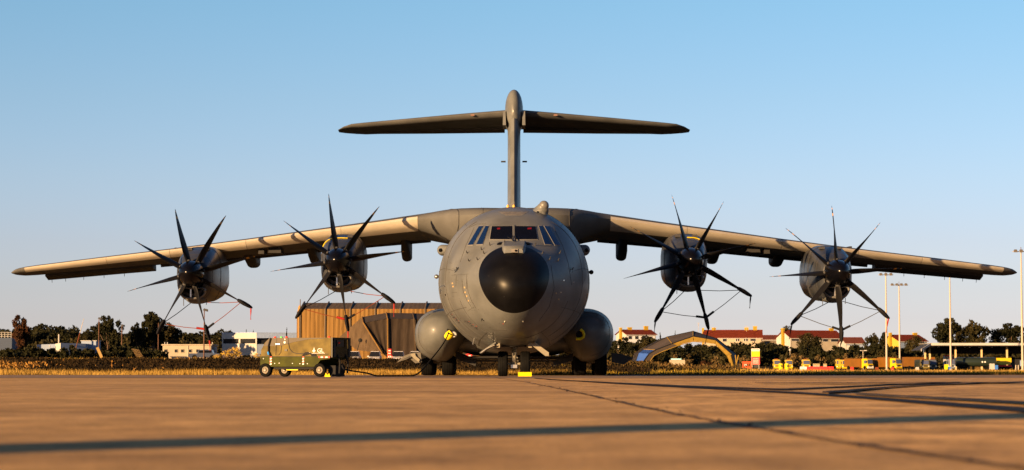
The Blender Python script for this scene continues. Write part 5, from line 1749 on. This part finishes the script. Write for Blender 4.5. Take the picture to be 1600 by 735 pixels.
def facet(p, q, name, m, i0, i1, sag=0.0, n=8):
    for i in range(i0, i1):
        rr = []
        for j in range(n + 1):
            u = j / n
            x = p[i].lerp(p[i + 1], u); y = q[i].lerp(q[i + 1], u)
            w_ = sag * math.sin(u * PI) * .6 + sag * .5 * math.sin(u * 17 + i)
            rr.append([x, x.lerp(y, .5) + Vector((0, -w_, 0)), y + Vector((0, -w_ * .3, sag * .5 * math.sin(u * PI)))])
        mb = MB(); mb.rings(rr, closed=False); mb.rings([[v + Vector((0, .04, 0)) for v in r] for r in rr], closed=False)
        mb.build(name, m, t, 60)
facet(b_, a_, 'roof_panel', M_tt, 2, 7)
facet(b_, a_, 'blue_panel', M_bt, 0, 2)
facet(b_, a_, 'blue_panel', M_bt, 1, 2)
facet(a_, i_, 'valance_panel', M_gf, 3, 7, .12)
facet(a_, i_, 'side_panel', M_dkroof, 0, 3)
back = [v + Vector((0, 9, 0)) for v in b_]
facet(b_, back, 'roof_panel', M_tt, 0, 7)
for P_, r in ((a_, .06), (b_, .07), (i_, .04)):
    MB().tube(P_, r, 6).build('hoop', M_blackcloth if P_ is not i_ else M_gf, t)
for k in range(3):
    MB().tube([a_[2 + k].lerp(b_[2 + k], .0), b_[2 + k]], .05, 6).build('purlin', M_gf, t)
for px0, px1 in ((1141, 1146), (1149, 1151), (1154, 1149)):
    MB().tube([Q(px0, 555, Yt - .1), Q(px1, 574, Yt - .1)], .07, 6).build('support_leg', M_gf, t)
# low white box with blue top under the arch
t = thing('packing_crate', 'low white box with pale blue top under the tent arch', 'crate', (colx(1058, 215), 215, rowz(574, 215)))
MB().box((0, 0, .42), (1.5, .8, .6)).build('box_body', M_wallc, t); MB().box((-.1, 0, .80), (1.0, .6, .12)).build('box_cover', mat('sky_plastic', (.25, .5, .62), .5), t)
for px, col, lab in ((1103, M_leaf_r, 'rusty mound of weeds inside the right half of the tent arch'),):
    tree('rust', px, 562, 26, 226, lab, 'bush', 'bush', bottom=576)

# ---- sign board
Ys = 225
t = thing('notice_board', 'tall yellow and red notice board with a white header right of the tent arch', 'sign', (colx(1180.7, Ys), Ys, rowz(577, Ys)))
Z_ = lambda r: rowz(r, Ys) - t.location.z
bw = 12.6 / scale_at(Ys)
MB().box((0, .06, (Z_(545) + Z_(570)) / 2), (bw + .05, .06, Z_(545) - Z_(570))).build('backing_board', M_greyp, t)
for nm, m, ra, rb in (('header_panel', M_white, 545, 549), ('yellow_panel', M_yellow, 549.2, 557.6), ('red_panel', mat('sign_light_red', (.75, .07, .06), .5), 557.8, 569.5)):
    MB().box((0, 0.0, (Z_(ra) + Z_(rb)) / 2), (bw, .04, Z_(ra) - Z_(rb))).build(nm, m, t)
for k in range(6):
    MB().box((-.3 + k * .12, -.03, Z_(547)), (.07, .01, .10)).build('lettering', M_seam, t)
for r in (551, 553.2, 555.2):
    MB().box((0, -.03, Z_(r)), (.55, .01, .045)).build('lettering', M_amber, t)
for r in (561, 563.3, 565.6, 567.6):
    MB().box((0, -.03, Z_(r)), (.6, .01, .045)).build('lettering', mat('pale_pink', (.8, .5, .45), .6), t)
for s in (-1, 1): MB().tube([(s * bw * .42, .1, 0), (s * bw * .42, .1, Z_(570))], .035, 6).build('post', M_greyp, t)
MB().box((.08, .12, Z_(572.5)), (.55, .03, .30)).build('lower_panel', M_seam, t)

# ---- houses on the rise
M_redroof = mat('red_tiles', (0.105, 0.019, 0.009), 0.8, spec=0.06, noise=.25, nscale=1.5, stretch=(1, 1, 4))
M_darkroof = mat('brown_tiles', (0.10, 0.03, 0.02), 0.8, spec=0.06, noise=.2, nscale=1.5)
M_chim = mat('ochre_chimney', (0.24, 0.15, 0.012), 0.8, noise=.08)
M_ochre = mat('ochre_wall', (0.34, 0.25, 0.035), 0.8, noise=.06)
def house(label, px0, px1, ridge, eave, bottom, Y, rz, walls, gable, roofm, chims=(), wins=(), depth=8.0, gable_frac=0.0, chim_gable=True):
    """px0 = corner where the lit end wall meets the long wall; the end wall runs back to the left"""
    ca = math.cos(rz); s = scale_at(Y)
    L_ = (px1 - px0) / s / ca
    z0 = terrain_z(colx(px0, Y), Y) - .5
    t = thing('house', label, 'house', (colx(px0, Y), Y, z0), rz)
    E = rowz(eave, Y) - z0; RZ = rowz(ridge, Y) - z0
    D = depth
    # long wall
    MB().box((L_ / 2, .15, E / 2), (L_, .3, E)).build('wall', walls, t)
    MB().prism([(0, 0), (D, 0), (D, E), (D / 2, RZ), (0, E)], 'X', -.02, .28).build('gable_wall', gable, t)
    MB().prism([(0, 0), (D, 0), (D, E), (D / 2, RZ), (0, E)], 'X', L_ - .3, L_).build('gable_wall', walls, t)
    MB().box((L_ / 2, D - .15, E / 2), (L_ - .7, .3, E)).build('wall', walls, t)
    ov = .35
    k = (RZ - E) / (D / 2)
    for sgn in (0, 1):
        if sgn == 0: pts = [(-ov, -ov, E - ov * k + .08), (L_ + ov, -ov, E - ov * k + .08), (L_ + ov, D / 2, RZ + .08), (-ov, D / 2, RZ + .08)]
        else: pts = [(-ov, D + ov, E - ov * k + .08), (-ov, D / 2, RZ + .08), (L_ + ov, D / 2, RZ + .08), (L_ + ov, D + ov, E - ov * k + .08)]
        MB().slab(pts, .14).build('roof', roofm, t)
    MB().tube([(-ov, D / 2, RZ + .24), (L_ + ov, D / 2, RZ + .24)], .10, 6).build('ridge_tiles', roofm, t)
    MB().box((L_ / 2, -ov - .03, E - ov * k - .05), (L_ + .7, .12, .16)).build('gutter', M_wallw, t)
    if chim_gable:
        zt = RZ + .75
        MB().box((-.32, D / 2 - .3, zt / 2), (.6, 1.0, zt)).build('chimney', M_chim, t)
        MB().box((-.32, D / 2 - .3, zt + .06), (.72, 1.15, .14)).build('chimney_cap', M_ochre, t)
    for f, hh in chims:
        MB().box((L_ * f, D / 2 + .3, RZ + hh / 2 - .2), (1.2, .8, hh + .4)).build('chimney', M_chim, t)
        MB().box((L_ * f, D / 2 + .3, RZ + hh + .05), (1.4, 1.0, .12)).build('chimney_cap', M_ochre, t)
    for (f, wr, ra, rb) in wins:
        za, zb = rowz(ra, Y) - z0, rowz(rb, Y) - z0
        o = MB().box((L_ * f, -.02, (za + zb) / 2), (wr * L_ + .25, .08, abs(za - zb) + .2)).build('window', M_wallw, t)
        p = MB().box((L_ * f, -.08, (za + zb) / 2), (wr * L_, .06, abs(za - zb))).build('pane', M_winD, o)
    return t
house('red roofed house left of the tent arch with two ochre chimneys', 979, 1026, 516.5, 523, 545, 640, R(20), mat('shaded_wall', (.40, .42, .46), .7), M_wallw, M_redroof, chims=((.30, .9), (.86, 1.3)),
      wins=((.12, .10, 525.5, 530), (.34, .10, 525.5, 530), (.58, .12, 525.5, 530), (.80, .12, 526, 530.5)), depth=8)
house('long red roofed cream house directly behind the tent arch', 1100, 1189, 517, 528, 545, 640, R(-6), M_wallc, M_wallc, M_redroof, chims=((.17, .9), (.74, .9), (.89, 1.3)),
      wins=((.36, .07, 529, 534), (.565, .022, 529.5, 533.5), (.60, .022, 529.5, 533.5), (.705, .022, 529.5, 533.5), (.745, .03, 529.5, 533.5), (.85, .09, 530, 533.2)), depth=9)
house('red roofed house with a white gable and ochre chimney behind the round dark tree', 1235.5, 1322, 517.5, 528.2, 545, 620, R(20), M_wallc, M_wallw, M_redroof, chims=((.93, .9),),
      wins=((.08, .13, 529, 532.8), (.26, .1, 529, 533), (.66, .09, 529.5, 533.5), (.84, .14, 530, 533.6)), depth=9)
house('red roofed house with a yellow gable behind the two lamp masts', 1405, 1452, 524.5, 533.5, 548, 620, R(22), mat('slate_blue_wall', (.12, .16, .24), .7), M_ochre, M_redroof, chims=((.9, .8),),
      wins=((.4, .2, 535, 538), (.8, .15, 535, 538)), depth=9)
house('dark roofed terrace between the long red house and the white gable', 1190, 1220, 525, 531, 548, 665, R(-4), mat('dim_wall', (.10, .08, .06), .8), mat('dim_wall', (.1, .08, .06), .8), M_darkroof, chim_gable=False, depth=8)
house('dark brown roofed house right of the white gabled house', 1322, 1352, 528.6, 536.5, 548, 600, R(8), M_bluew, M_wallw, M_darkroof, chim_gable=False, depth=7)
t = thing('balcony_wall', 'low white parapet beside the dark brown roofed house', 'wall', (colx(1331, 585), 585, rowz(547, 585)))
MB().box((0, 0, .6), (2.8, .2, 1.0)).build('parapet', M_wallw, t); MB().box((0, -.02, 1.15), (3.0, .3, .08)).build('coping', M_wallc, t)

# ---- trees and scrub mass below the houses
def silr(px):
    P_ = [(940, 524), (960, 525), (985, 528), (1000, 525), (1030, 528), (1060, 533), (1090, 537), (1130, 536), (1160, 534), (1190, 532), (1215, 537), (1240, 539), (1300, 538), (1340, 536), (1380, 535), (1440, 540), (1640, 540)]
    return interp(px, [a for a, b in P_], [b for a, b in P_])
sp = []
for k in range(150):
    px = rnd.uniform(930, 1650); Y = rnd.uniform(520, 590)
    sp.append((px, silr(px) + rnd.uniform(-1, 3) + rnd.random() ** 2 * 14, rnd.uniform(16, 30), Y))
wood('woodland', sp, M_leaf, 'dark scrub covering the slope below the red roofed houses', 41, leaf=.42)
sp = []
for k in range(75):
    px = rnd.uniform(950, 1640); sp.append((px, rnd.uniform(546, 562), rnd.uniform(10, 24), rnd.uniform(500, 518)))
wood('scrub', sp, M_leaf_b, 'olive bushes at the foot of the slope behind the trucks', 42, leaf=.38, ncl=10)
M_tanleaf = mat('leaf_tan', (0.045, 0.032, 0.012), 0.7, spec=0.06, col2=(0.11, 0.072, 0.03), nscale=2)
sp = []
for k in range(26):
    px = rnd.uniform(985, 1345); sp.append((px, rnd.uniform(549, 560), rnd.uniform(7, 15), rnd.uniform(492, 499)))
wood('scrub', sp, M_tanleaf, 'dry tan bushes scattered below the houses', 43, leaf=.32, ncl=9)
tree('round', 1267.5, 519.5, 42, 560, 'round dense green tree in front of the red roofed house with the white gable')
tree('olive', 1365, 520, 30, 560, 'ragged olive tree left of the pair of lamp masts')
tree('tall', 1381, 517, 20, 590, 'thin topped tree behind the taller of the paired lamp masts')
tree('round', 1428, 524, 32, 545, 'round dark tree right of the yellow gable')
tree('lobes', 1480, 493.5, 62, 560, 'leftmost big dark tree above the white canopy roof')
tree('olive', 1524, 499.5, 52, 560, 'middle big dark tree above the white canopy roof')
tree('lobes', 1578, 502, 66, 565, 'rightmost big dark tree above the white canopy roof')
tree('olive', 1503, 508, 34, 575, 'smaller tree filling the gap behind the big dark trees')
tree('round', 1232, 508, 22, 690, 'dark tree behind the roof of the white gabled house')
tree('olive', 1160, 540, 28, 530, 'dark bushy tree right of the tent arch below the cream house')
tree('cypress', 1032, 517, 9, 640, 'small dark conifer right of the house left of the tent', name='conifer')
tree('cypress', 1055, 513.5, 5, 660, 'thin dark spire of a conifer above the tent arch', name='conifer')
tree('lobes', 975, 524, 40, 500, 'dark tree beside the right landing gear fairing')
tree('olive', 1006, 530, 40, 500, 'olive tree below the house left of the tent')

# ---- lamp masts
M_flood = mat('floodlight', (0.10, 0.09, 0.08), .4)
def mast(px, top, Y, label, heads=4, m=M_greyp, r=.22):
    x = colx(px, Y, 480)
    z0 = terrain_z(x, Y)
    t = thing('lamp_mast', label, 'lamp mast', (x, Y, z0), 0, 'tall floodlight masts')
    h = rowz(top, Y) - z0
    MB().tube([(0, 0, 0), (0, 0, h)], [r, r * .55], 12).build('pole', m, t, 60)
    MB().lathe([(r * 1.6, 0), (r * 1.6, .25), (r, .3)], (0, 0, 0), 'Z', 12).build('base_flange', m, t)
    w = heads * .5
    MB().tube([(-w, 0, h - .1), (w, 0, h - .1)], .07, 6).build('crossbar', m, t)
    for k in range(heads):
        xx = -w + (k + .5) * 2 * w / heads
        MB().box((xx, -.25, h + .02), (.62, .5, .32), M=Matrix.Rotation(R(35), 3, 'X'), taper=.8).build('floodlight', M_flood, t)
    MB().tube([(0, 0, h), (0, 0, h + .7)], .05, 6).build('finial', M_pole, t)
    return t
mast(1384.5, 429, 430, 'left of the two close floodlight masts, the taller one', 3)
mast(1405, 445, 470, 'right of the two close floodlight masts, the shorter one', 4)
mast(1484.5, 424, 440, 'floodlight mast whose head is hidden behind the right wing tip', 4)
mast(1596.5, 392.5, 380, 'tallest floodlight mast at the right edge', 3)
# small street lamp and white roadside posts among the scrub
t = thing('street_lamp', 'small twin armed street lamp above the yellow trucks', 'street lamp', (colx(1348.5, 490), 490, terrain_z(60, 490)))
hh = rowz(548, 490) - t.location.z
MB().tube([(0, 0, 0), (0, 0, hh)], .07, 6).build('post', M_greyp, t); MB().box((-.4, 0, hh), (.6, .25, .12)).box((.5, 0, hh), (.7, .3, .2)).build('lamp_head', M_wallw, t)
t = thing('street_lamp', 'white globe lamp on a short post among the scrub below the white gable', 'street lamp', (colx(1234.5, 505), 505, terrain_z(60, 505)))
hh = rowz(547, 505) - t.location.z
MB().tube([(0, 0, 0), (0, 0, hh)], .06, 6).build('post', M_greyp, t); MB().lathe([(.001, -.3), (.22, -.2), (.28, 0), (.18, .25), (.001, .3)], (0, 0, hh), 'Z', 12).build('lamp_globe', M_wallw, t)
# television aerials
for px, r0, r1, lab in ((1091.5, 504, 519, 'thin aerial mast on the left chimney of the long red roofed house'), (1166.5, 509, 519, 'thin aerial mast near the right chimneys of the long red roofed house')):
    t = thing('aerial', lab, 'aerial', (colx(px, 638), 638, rowz(r1, 638)))
    hh = rowz(r0, 638) - t.location.z
    MB().tube([(0, 0, 0), (0, 0, hh)], .05, 5).build('aerial_mast', M_greyp, t)
    for k in range(4): MB().box((0, 0, hh - .15 - k * .28), (.9 - .12 * k, .04, .04)).build('aerial_rod', M_greyp, t)

# ---- fuel station canopy
Yf = 470
t = thing('station_canopy', 'long white edged canopy roof over the parked tankers', 'canopy', (colx(1540, Yf), Yf, terrain_z(80, Yf)))
z_ = lambda r, Y=Yf: rowz(r, Y) - t.location.z
X_ = lambda px, Y=Yf: colx(px, Y) - t.location.x
xa, xb = X_(1455), X_(1680)
xd = X_(1436)
MB().slab([(xa, 0, z_(537)), (xb, 0, z_(537)), (xb, 14, z_(537)), (xa, 14, z_(537))], .12).build('roof', mat('roof_sheet', (.25, .24, .22), .6), t)
MB().box(((xa + xb) / 2, -.1, (z_(536.4) + z_(540)) / 2), (xb - xa, .16, z_(536.4) - z_(540))).build('fascia', M_wallw, t)
MB().slab([(xa, -.15, z_(536.4)), (xa, -.15, z_(540)), (xd, -3.0, z_(549.2)), (xd, -3.0, z_(545.6))], .14).build('fascia', M_wallw, t)
MB().slab([(xd, -2.9, z_(548)), (xa, 0, z_(539)), (xa, 12, z_(539)), (xd, 9, z_(548))], .1).build('side_roof', M_seam, t)
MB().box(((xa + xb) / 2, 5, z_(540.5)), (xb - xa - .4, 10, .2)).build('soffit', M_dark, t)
MB().box(((xa + xb) / 2 + .5, 12, z_(546.5)), (xb - xa - 1.0, 1.2, z_(540) - z_(552))).build('canopy_shade', M_dark, t)  # dark box added to paint in the shade under the canopy roof
for px in (1470, 1511, 1518, 1534, 1553): MB().lathe([(.001, -.12), (.25, -.08), (.25, .05)], (X_(px), 2, z_(542.5)), 'Z', 10).build('soffit_lamp', M_wallw, t)
for px in (1451, 1458.5, 1499, 1540, 1580): MB().box((X_(px), 4, z_(540.5) / 2), (.35, .35, z_(540.5))).build('column', M_tanleaf if False else mat('column_paint', (.40, .30, .16), .7), t)
t2 = thing('kiosk', 'small white kiosk with a red band under the canopy', 'kiosk', (colx(1482, 485), 485, terrain_z(70, 485)))
MB().box((0, 1, 1.6), (1.6, 2, 3.2)).build('wall', M_wallw, t2); MB().box((0, -.05, 3.3), (1.7, .1, .25)).build('red_band', M_signred, t2)
t2 = thing('low_wall', 'long pale wall coping behind the dark tanker', 'wall', (colx(1515, 488), 488, terrain_z(70, 488)))
MB().box((0, 0, rowz(561, 488) / 2), (8.4, .3, rowz(561, 488))).build('wall', M_brown, t2); MB().box((0, -.02, rowz(560, 488)), (8.6, .4, .28)).build('coping', M_wallw, t2)
sp = [(px, rnd.uniform(550, 556), rnd.uniform(12, 20), 500) for px in range(1545, 1640, 7)]
wood('scrub', sp, M_leaf_b, 'bushes showing beneath the canopy at right', 46, leaf=.3, ncl=8)

# ---- yellow airport trucks
M_trky = mat('truck_yellow', (0.42, 0.29, 0.004), 0.4, coat=.3, noise=.06, nscale=1)
M_trko = mat('truck_orange', (0.11, 0.045, 0.004), 0.5, noise=.12, nscale=.6)
M_trkg = mat('tanker_green', (0.012, 0.018, 0.012), 0.4, coat=.3)
M_tgl = mat('truck_glass', (0.05, 0.06, 0.11), 0.12)
def truck(px, wpx, top, bot, Y, label, cab=M_trky, body=None, body_len=6.0, rz=0.0, lights=True, bumper=None, body_h=None):
    s = scale_at(Y); w = wpx / s
    t = thing('yellow_truck' if cab is M_trky else 'utility_truck', label, 'truck', (colx(px, Y), Y, terrain_z(60, Y)), rz)
    h = max(2.2, rowz(top, Y) - t.location.z)
    hw = w / 2
    mb = MB()
    def sec(y, hw_, z0_, z1_): return [(-hw_, y, z0_), (-hw_, y, z1_ - .12), (-hw_ + .12, y, z1_), (hw_ - .12, y, z1_), (hw_, y, z1_ - .12), (hw_, y, z0_)]
    mb.rings([sec(-.08, hw * .96, .55, h * .55), sec(0, hw, .5, h * .58), sec(.16, hw * .98, .5, h * .96), sec(.35, hw * .96, .5, h), sec(2.0, hw * .96, .5, h)])
    mb.build('cab', cab, t, 30)
    MB().slab([(-hw * .84, -.02, h * .56), (hw * .84, -.02, h * .56), (hw * .82, .12, h * .90), (-hw * .82, .12, h * .90)], .05).build('windscreen', M_tgl, t)
    MB().box((0, -.12, .62), (w * .98, .2, .38)).build('bumper', bumper or cab, t)
    MB().box((0, -.10, h * .40), (w * .62, .1, h * .12)).build('grille', M_dark, t)
    for sg in (-1, 1):
        MB().box((sg * hw * .78, -.16, .85), (.3, .1, .2)).build('headlight', M_lens, t)
        MB().box((sg * (hw + .12), .1, h * .72), (.14, .12, .42)).build('mirror', M_dark, t)
        for yy in (.9, body_len + .6):
            MB().lathe([(.2, -.17), (.48, -.17), (.5, -.1), (.5, .1), (.48, .17), (.2, .17)], (sg * hw * .82, yy, .5), 'X', 16).build('wheel', M_rubber, t)
    for sg in (-1, 1):
        MB().box((sg * hw * .98, .75, h * .72), (.04, .8, h * .26)).build('side_window', M_tgl, t)
    if body is not None:
        bh = body_h or h * 1.0
        MB().box((0, 2.2 + body_len / 2, .7 + (bh - .7) / 2), (w * .98, body_len, bh - .7), taper=.97).build('cargo_body', body, t)
    MB().box((0, 1.2, h + .08), (w * .5, .18, .16)).build('light_bar', M_orange, t)
    return t
G = 7
truck(1311, 8.5, 562, 579, 470, 'yellow truck with an orange body behind the red barriers, leftmost truck facing the camera', body=None)
truck(1321.5, 12.5, 562.5, 579, 465, 'yellow van nosed truck second from the left beside the far right propeller', body=M_trky)
truck(1341, 11, 562.5, 579, 468, 'dusty orange truck between two bright yellow trucks', cab=M_trko, body=M_trko)
truck(1359.5, 11, 560.5, 579, 455, 'bright yellow truck just left of the tall lamp mast', body=M_trko, rz=R(28), bumper=M_white)
truck(1393.5, 9, 561, 579, 462, 'bright yellow truck right of the tall lamp mast, half behind its neighbour', body=M_trky)
truck(1404, 11.5, 560, 579, 452, 'bright yellow truck in front at the right end of the yellow row', body=M_trko, rz=R(28))
t = thing('tarpaulin_trailer', 'long orange covered trailer behind the yellow trucks', 'trailer', (colx(1435, 480), 480, terrain_z(60, 480)))
MB().box((0, 0, 1.9), (7.2, 2.4, 2.1), taper=.96).build('trailer_body', M_trko, t)
for xx in (-2.2, 2.2): MB().lathe([(.001, -1.2), (.5, -1.2), (.5, 1.2), (.001, 1.2)], (xx, 0, .5), 'Y', 14).build('wheel', M_rubber, t)
MB().box((-.6, -1.22, 1.7), (.9, .04, .5)).build('label_plate', M_bluew, t)
t = thing('tarpaulin_trailer', 'short orange covered trailer behind the tall lamp mast', 'trailer', (colx(1382, 482), 482, terrain_z(60, 482)))
MB().box((0, 0, 1.8), (3.0, 2.4, 2.3), taper=.96).build('trailer_body', M_trko, t)
for xx in (-1., 1.): MB().lathe([(.001, -1.2), (.5, -1.2), (.5, 1.2), (.001, 1.2)], (xx, 0, .5), 'Y', 14).build('wheel', M_rubber, t)

truck(1214, 10.5, 565.5, 579, 430, 'yellow pickup with dark glass right of the notice board', body=None)
truck(1233, 11, 566, 579, 440, 'yellow truck behind the two yellow drums', body=None)
truck(1260, 12, 566, 579, 430, 'yellow truck at the left end of the red barriers', body=None)
# dark tankers
truck(1446, 12, 562, 579, 440, 'dark green truck left of another of its kind under the canopy', cab=mat('dull_olive', (.10, .08, .02), .5), body=M_trkg)
truck(1458, 11, 562, 579, 445, 'dark green truck second from left under the canopy', cab=mat('dull_olive2', (.06, .07, .07), .5), body=M_trkg)
truck(1487, 11, 561.5, 579, 440, 'grey cabbed tanker lorry in front of the canopy mast', cab=mat('dull_grey', (.10, .12, .15), .5), body=None)
t = thing('fuel_tanker', 'long dark green fuel tanker lying across under the canopy', 'tanker', (colx(1524, 445), 445, terrain_z(70, 445)))
mb = MB(); mb.rings([se_ring(0, 1.7, 1.1 * f, 1.0 * f, .9 * f, yy, 2.6, 24) for yy, f in ((-4.2, .6), (-4.1, .95), (-3.9, 1), (3.9, 1), (4.1, .95), (4.2, .6))])
mb.v = [(p[1], p[0], p[2]) for p in mb.v]
mb.build('tank', M_trkg, t, 40)
for xx in (-3, -1.8, 2.4, 3.4): MB().lathe([(.001, -1.1), (.5, -1.1), (.5, 1.1), (.001, 1.1)], (xx, 0, .5), 'Y', 16).build('wheel', M_rubber, t)
for xx in (1.2, 1.75): MB().box((xx, -1.12, 1.75), (.28, .04, .28), M=Matrix.Rotation(R(45), 3, 'Y')).build('hazard_plate', M_white, t)
for xx in (-2, 0, 2): MB().box((xx, 0, 2.72), (.6, .6, .12)).build('manhole', M_seam, t)
t = thing('yellow_tanker', 'small bright yellow tank trailer at the right under the canopy', 'tanker', (colx(1567.5, 450), 450, terrain_z(80, 450)))
mb = MB().prism([(-1.5, 2.6), (1.5, 2.6), (1.5, 1.6), (1.2, 1.2), (-1.1, 1.2), (-1.5, 1.6)], 'Y', -.9, .9); mb.build('tank', M_trky, t)
MB().box((.3, 0, .95), (2.6, 1.4, .3)).build('chassis', M_signred, t)
for xx in (-.6, .9): MB().lathe([(.001, -.85), (.4, -.85), (.4, .85), (.001, .85)], (xx, 0, .42), 'Y', 14).build('wheel', M_rubber, t)
t = thing('white_cart', 'white cart with a blue panel left of the small yellow tank trailer', 'cart', (colx(1552, 440), 440, terrain_z(80, 440)))
MB().box((-.3, 0, .8), (.9, .9, 1.2)).build('cart_body', M_wallw, t); MB().box((.5, 0, .65), (.7, .8, .9)).build('blue_panel', mat('blue_panel', (.03, .12, .4), .5), t)
t = thing('white_cart', 'yellow and blue equipment cart in front of the dark green trucks', 'cart', (colx(1480, 425), 425, terrain_z(70, 425)))
MB().box((-.2, 0, .7), (.7, .7, 1.0)).build('cart_body', M_yellow, t); MB().box((.3, 0, .45), (.6, .7, .5)).build('blue_panel', mat('blue_panel', (.03, .12, .4), .5), t)
t = thing('blue_van', 'dark van with pale blue end at the right edge', 'van', (colx(1592, 450), 450, terrain_z(80, 450)))
MB().box((0, 2, 1.4), (2.2, 4, 1.9), taper=.9).build('body', M_dark, t); MB().box((.7, -.05, 1.5), (1.0, .1, 1.2)).build('end_panel', M_bluew, t)
for xx in (-.8, .8): MB().lathe([(.001, -.1), (.4, -.1), (.4, .1), (.001, .1)], (xx, .5, .4), 'X', 14).build('wheel', M_rubber, t)

# drums, bins, barriers
for px, lab in ((1220, 'left one of two yellow drums with round markings'), (1229.5, 'right one of two yellow drums with round markings')):
    t = thing('yellow_drum', lab, 'drum', (colx(px, 400), 400, terrain_z(50, 400) + .1), 0, 'yellow drums')
    MB().lathe([(.42, 0), (.44, .05), (.42, .4), (.44, .45), (.42, .5), (.42, .95), (.44, 1.0), (.38, 1.2), (.001, 1.22)], (0, 0, 0), 'Z', 18).build('drum_shell', M_yellow, t, 40)
    MB().lathe([(.10, -.46), (.16, -.46), (.16, -.41)], (0, 0, .75), 'Y', 14).build('drum_mark', M_seam, t)
t = thing('red_container', 'low red container with a white patch left of the notice board', 'container', (colx(1167.5, 232), 232, rowz(577, 232)))
MB().box((0, 0, .45), (.98, .8, .72)).build('box_body', mat('container_red', (.5, .06, .02), .6), t); MB().box((-.22, -.42, .42), (.3, .03, .22)).build('white_patch', M_wallw, t)
bars = [(1255, M_white), (1265.5, M_signred), (1276, M_signred), (1286.5, M_signred), (1297, M_signred)]
proto = None
for k, (px, m) in enumerate(bars):
    lab = 'white plastic barrier at the left end of the barrier row' if k == 0 else 'red plastic barrier in the row, %s' % ['next to the white one', 'second right of the white one', 'third right of the white one', 'at the far right end'][k - 1]
    t = thing('road_barrier', lab, 'barrier', (colx(px, 400), 400, terrain_z(50, 400)), 0, 'plastic barriers in a row')
    MB().prism([(-.25, 0), (.25, 0), (.22, .2), (.10, .3), (.08, .72), (-.08, .72), (-.10, .3), (-.22, .2)], 'X', -.61, .61).build('barrier_body', m, t)
    MB().box((0, -.24, .15), (.3, .06, .1)).build('barrier_slot', M_dark, t)
for px, lab, m in ((1273, 'left wooden crate behind the red barriers', M_wallc), (1278, 'wooden crate touching the left crate behind the barriers', M_wallc), (1289, 'single wooden crate behind the right end of the red barriers', M_wallc)):
    t = thing('wooden_crate', lab, 'crate', (colx(px, 412), 412, terrain_z(50, 412)), 0, 'crates behind the barriers')
    MB().box((0, 0, .72), (.6, .6, 1.2)).build('crate_body', m, t); MB().box((0, -.32, 1.2), (.62, .04, .1)).build('crate_lath', M_chim, t)
for px, lab, m, wd in ((1331, 'red cone shaped marker between van nosed truck and orange truck', M_signred, .6), (1370, 'orange box below the yellow truck left of the lamp mast', M_orange, .7), (1433, 'small white box on the grass below the orange trailer', M_wallw, .7), (1394, 'red box below the half hidden yellow truck', M_signred, .5)):
    t = MB().box((0, 0, .35), (wd, .4, .6), taper=.8).build('marker_box', m, None, loc=(colx(px, 405), 405, terrain_z(50, 405)))
    tag(t, lab, 'box')
for px, lab in ((1587, 'slim bollard left of the tallest mast'), (1591, 'slim bollard beside the tallest mast')):
    t = MB().tube([(0, 0, 0), (0, 0, 1.0)], .09, 8).build('bollard', M_greyp, None, loc=(colx(px, 385), 385, terrain_z(80, 385)))
    tag(t, lab, 'bollard', 'bollards at the mast foot')

# ---- floodlight mast standing behind the photographer; only its shadow falls in view
sh0 = gnd(0, 701)
d_ = Vector((-math.sin(SUN_AZ), -math.cos(SUN_AZ), 0))
base = sh0 + d_ * 14.0
t = thing('lamp_mast', 'floodlight mast behind the camera whose long shadow crosses the foreground', 'lamp mast', (base.x, base.y, 0), 0, 'tall floodlight masts')
MB().tube([(0, 0, 0), (0, 0, 18)], [.38, .36], 14).build('pole', M_greyp, t, 60)
MB().tube([(-1, 0, 18), (1, 0, 18)], .07, 6).build('crossbar', M_greyp, t)
for xx in (-.7, 0, .7): MB().box((xx, .25, 18.1), (.55, .5, .32)).build('floodlight', M_flood, t)
